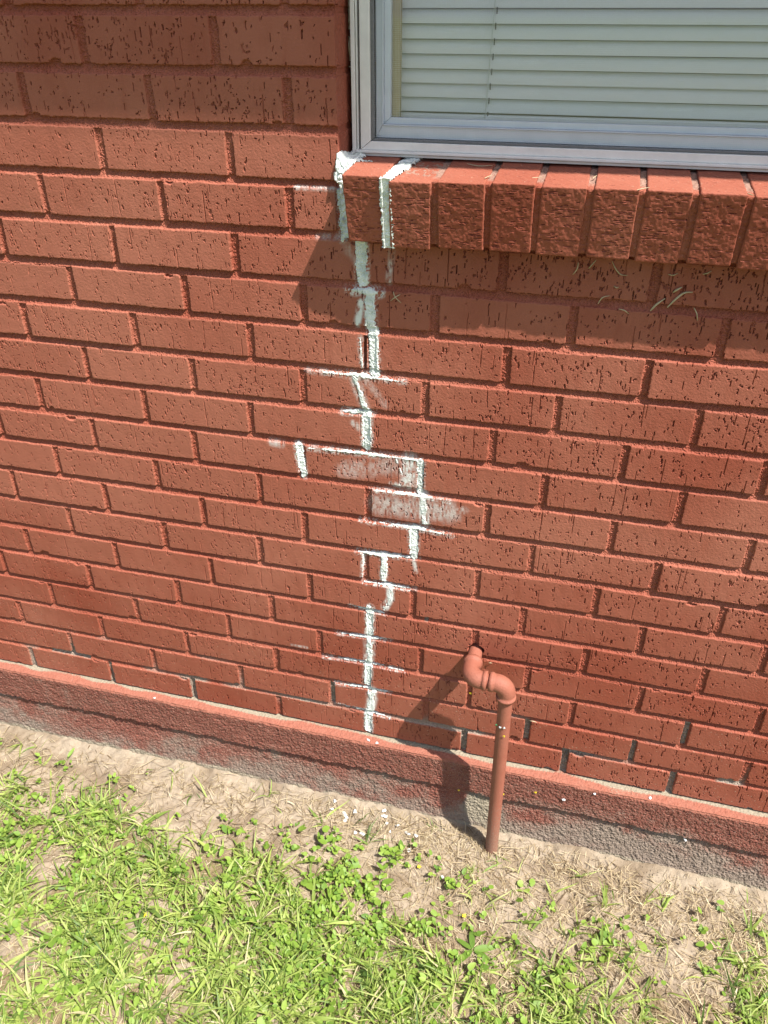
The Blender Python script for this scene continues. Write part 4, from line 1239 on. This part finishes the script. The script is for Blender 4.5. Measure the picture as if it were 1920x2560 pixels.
for i, (pp, lb) in enumerate(CLIPS):
    big = 'largest' in lb or 'thick' in lb
    curl_strip('grass_clipping', [(x, -0.0015 - .003 * ((j % 2)), z) for j, (x, z) in enumerate(pp)], 0.0015 if big else 0.0008, M_STRAW, lb, 'grass clipping', 'clippings stuck to the wall', tone=.78)
def on_sill(x, a): 
    p = sill_pt(np.array([x]), np.array([a]), np.array([-0.0012]))[0]
    return (float(p[0]), float(p[1]), float(p[2]))
SCL = [([(0.137,.085),(.155,.075),(.172,.082)],'long dry stem lying across the shaded sill top near the second white filler'),
       ([(0.171,.018),(.178,.035)],'short dry stem in the first unfilled sill joint'),
       ([(0.230,.030),(.243,.036)],'short dry stem in the sill joint left of the long stem'),
       ([(0.358,-.002),(.366,.006),(.373,.012)],'pale dry stem hanging over the front edge of the sill at mid window'),
       ([(0.484,.006),(.490,-.002)],'pale stem at the front edge of the rightmost sill joint'),
       ([(0.304,.040),(.309,.055)],'dry stem standing in the middle sill joint')]
for pp, lb in SCL:
    curl_strip('grass_clipping', [on_sill(x, a) for x, a in pp], 0.0006, M_STRAW, lb, 'grass clipping', 'clippings lying on the sill', tone=.8)
curl_strip('grass_clipping', [(0.2315, -.002, .2620), (.2345, -.005, .2665), (.2385, -.002, .2640)], .0008, M_STRAW, 'dry clipping caught on the brick just right of the pipe elbow', 'grass clipping', 'clippings stuck to the wall', tone=.8)
curl_strip('grass_clipping', [(0.3215, -.004, .1350), (.3275, -.006, .1375), (.3345, -.003, .1330)], .0009, M_STRAW, 'curved dry clipping caught on the brick edge right of the vertical pipe', 'grass clipping', 'clippings stuck to the wall', tone=.85)

def petal(loc, r, mat, label, nrm='y', seed=0, name='petal', cat='petal'):
    rr = np.random.default_rng(seed); r = r * .75
    V = [(0, -.0006, 0)]; ns = 10
    for j in range(ns):
        a = 2 * math.pi * j / ns; q = r * (0.65 + .45 * abs(math.sin(1.5 * a + seed))) 
        V.append((q * math.cos(a), .0004 * rr.uniform(-1, 1), q * math.sin(a)))
    V += [(v[0], v[1] + .0008, v[2]) for v in V]
    n1 = ns + 1
    F = [(0, 1 + j, 1 + (j + 1) % ns) for j in range(ns)] + [(n1, n1 + 1 + (j + 1) % ns, n1 + 1 + j) for j in range(ns)]
    for j in range(ns):
        a, b = 1 + j, 1 + (j + 1) % ns
        F += [(a, n1 + a, n1 + b), (a, n1 + b, b)]
    o = mesh_np(name, np.array(V) + np.array(loc), np.array(F), mat, None, origin=loc)
    tag(o, label, cat)
petal((0.2030, 0.0015, 0.1728), .0038, M_YEL, 'yellow flower petal stuck in the head joint left of the pipe')
petal((0.2790, -0.0818, 0.1640), .0030, M_YEL, 'yellow flower petal stuck on the vertical pipe')
petal((0.2700, -0.0818, 0.1850), .0030, M_CHIP, 'white flower bit on the vertical pipe, left one of the pair', seed=1)
petal((0.2775, -0.0815, 0.1855), .0030, M_CHIP, 'white flower bit on the vertical pipe, right one of the pair', seed=2)
petal((0.2625, -0.0775, 0.1850), .0028, M_GREENBIT, 'dark green leaf bit on the left edge of the vertical pipe', seed=3, name='leaf_bit', cat='leaf bit')
petal((0.2890, -0.0250, -0.0674), .0034, M_YEL, 'yellow petal on the foundation just right of the pipe')
petal((0.3522, -0.0262, -0.0402), .0036, M_YEL, 'yellow petal on the red foundation face well right of the pipe')
petal((0.1978, -0.0265, -0.0822), .0030, M_YEL, 'yellow petal on the foundation inside the pipe shadow')

# individual weeds
def gz1(x, y): return float(ground_z(np.array([x]), np.array([y]))[0])
def weed(name, loc, n_, size, kind, label, cat='weed', tone=.5, tilt=.25, spread=.006, h=.008, arr=None, seed=0, stem=True):
    rr = np.random.default_rng(seed + 400)
    x, y = loc; z = gz1(x, y)
    root = tag(empty(name, (x, y, z)), label, cat)
    az = rr.uniform(0, 6.28) + np.arange(n_) * (2 * math.pi / n_ if arr is None else arr) + rr.normal(0, .2, n_)
    for i in range(n_):
        s_ = size * rr.uniform(.8, 1.15)
        bx, by, bz = x + spread * math.cos(az[i]), y + spread * math.sin(az[i]), z + h * rr.uniform(.8, 1.2)
        V, F, T = leaves(np.array([bx]), np.array([by]), np.array([bz]), np.array([az[i]]), np.array([tilt * rr.uniform(.5, 1.3)]), np.array([s_]), np.array([np.clip(tone + rr.normal(0, .08), 0, 1)]), kind)
        mesh_np('leaf', V, F, M_CLOVER, root, {'tone': T}, smooth=True, origin=(bx, by, bz))
    if stem:
        V, F = [], []
        for i in range(n_):
            v, f = tube([(x, y, z - .002), (x + spread * .6 * math.cos(az[i]), y + spread * .6 * math.sin(az[i]), z + h * .8), (x + spread * 1.1 * math.cos(az[i]), y + spread * 1.1 * math.sin(az[i]), z + h)], .0006, 5)
            b = len(V); V += v; F += [tuple(q + b for q in ff) for ff in f]
        mesh_np('stem', np.array(V), np.array(F), M_CLOVER, root, {'tone': np.full(len(V), .4)}, smooth=True)
    return root
weed('broadleaf_weed', (-0.576, -0.1143), 5, .0058, 'ovate', 'small bright broadleaf seedling alone on bare soil near the left of the foundation', tone=.65, h=.012, seed=1)
weed('broadleaf_weed', (-0.7184, -0.0835), 2, .0065, 'long', 'two-leaved narrow weed on bare soil close to the foundation at the far left', tone=.5, h=.006, tilt=.5, seed=2)
weed('round_leaf_plant', (-0.4923, -0.4699), 3, .0105, 'round', 'cluster of three large round leaves in the grass at the lower left', tone=.45, h=.018, seed=3)
weed('broadleaf_weed', (-0.3963, -0.37), 5, .0085, 'ovate', 'bright light green broadleaf weed left of the bare patch in the lower left lawn', tone=.9, h=.02, seed=4)
weed('rosette_weed', (0.2757, -0.2912), 5, .0098, 'long', 'dusty dark green rosette weed with long leaves lying flat below the pipe', tone=.05, h=.004, tilt=.05, spread=.004, seed=5)
weed('round_leaf_plant', (0.733, -0.2241), 7, .0055, 'round', 'creeping chain of round grey-green leaves at the lower right', tone=.35, h=.006, spread=.030, seed=6)
weed('round_leaf_plant', (0.5069, -0.2341), 5, .0068, 'round', 'clump of round bright leaves on bare soil right of the pipe', tone=.7, h=.008, spread=.012, seed=7)
weed('broadleaf_weed', (0.0823, -0.1486), 8, .0062, 'ovate', 'densest bright leafy clump at the upper edge of the clover patch left of the pipe', tone=.7, h=.012, spread=.013, seed=8)
weed('round_leaf_plant', (0.2050, -0.225), 6, .0055, 'round', 'trail of small round leaves beside the bare soil patch below the pipe', tone=.75, h=.006, spread=.015, seed=9)
weed('broadleaf_weed', (0.4416, -0.3164), 2, .0090, 'ovate', 'single glossy two-leaved weed at the bottom right edge', tone=.6, h=.015, seed=10)
weed('round_leaf_plant', (0.36, -0.135), 3, .0070, 'round', 'small group of round leaves right of the pipe base near the foundation', tone=.75, h=.007, spread=.008, seed=11)
def flower(loc, label, seed):
    x, y = loc; z = gz1(x, y) + .012
    rr = np.random.default_rng(seed)
    root = tag(empty('yellow_flower', (x, y, z - .012)), label, 'flower')
    V, F, T = leaves(np.full(5, x), np.full(5, y), np.full(5, z), np.arange(5) * 1.2566, np.full(5, .2), np.full(5, .0021), np.full(5, .5), 'ovate')
    mesh_np('petals', V, F, M_YEL, root)
    v, f = tube([(x, y, z - .013), (x + .001, y, z)], .0005, 5)
    mesh_np('stem', np.array(v), np.array(f), M_CLOVER, root, {'tone': np.full(len(v), .4)})
flower((0.2501, -0.2352), 'yellow flower in the bare patch below the pipe', 1)
flower((-0.3479, -0.3843), 'yellow flower at the edge of the bare patch in the lower left grass', 2)
flower((0.1439, -0.1541), 'yellow flower at the upper right edge of the clover patch', 3)
def tuft(name, loc, n_, L, label, el=(.5, 1.3), tone=.45, seed=0, W=.0022):
    x, y = loc; rr = np.random.default_rng(seed)
    n_ = int(n_)
    V, F, T = ribbons(n_, x + rr.normal(0, .003, n_), y + rr.normal(0, .003, n_), np.full(n_, gz1(x, y)), rr.uniform(0, 6.28, n_), L * rr.uniform(.6, 1.2, n_), np.full(n_, W),
                      rr.uniform(el[0], el[1], n_), rr.uniform(.2, 1.2, n_), np.clip(rr.normal(tone, .12, n_), 0, 1), '', None, '', '', side=rr.normal(0, .4, n_))
    o = mesh_np(name, V, F, M_GRASS, None, {'tone': T}, smooth=True, origin=(x, y, gz1(x, y)))
    tag(o, label, 'grass tuft')
tuft('grass_tuft', (-0.6687, -0.1274), 9, .030, 'small upright grass tuft alone on the bare soil at the upper left', seed=1)
tuft('grass_tuft', (0.2472, -0.1343), 26, .026, 'spiky half dry grass tuft left of and below the pipe base', seed=2, tone=.75, W=.0013)
tuft('grass_tuft', (0.2960, -0.0930), 6, .030, 'few green blades lying at the foot of the pipe', el=(.1, .5), seed=3)
tuft('grass_tuft', (0.1500, -0.050), 6, .022, 'little green tuft in the pipe shadow against the foundation', el=(.3, .9), seed=4, tone=.2)
tuft('grass_tuft', (-0.2200, -0.062), 4, .045, 'single tall green blade leaning against the foundation left of the plaster chips', el=(.6, 1.1), seed=5, tone=.5, W=.003)
print('scene built')
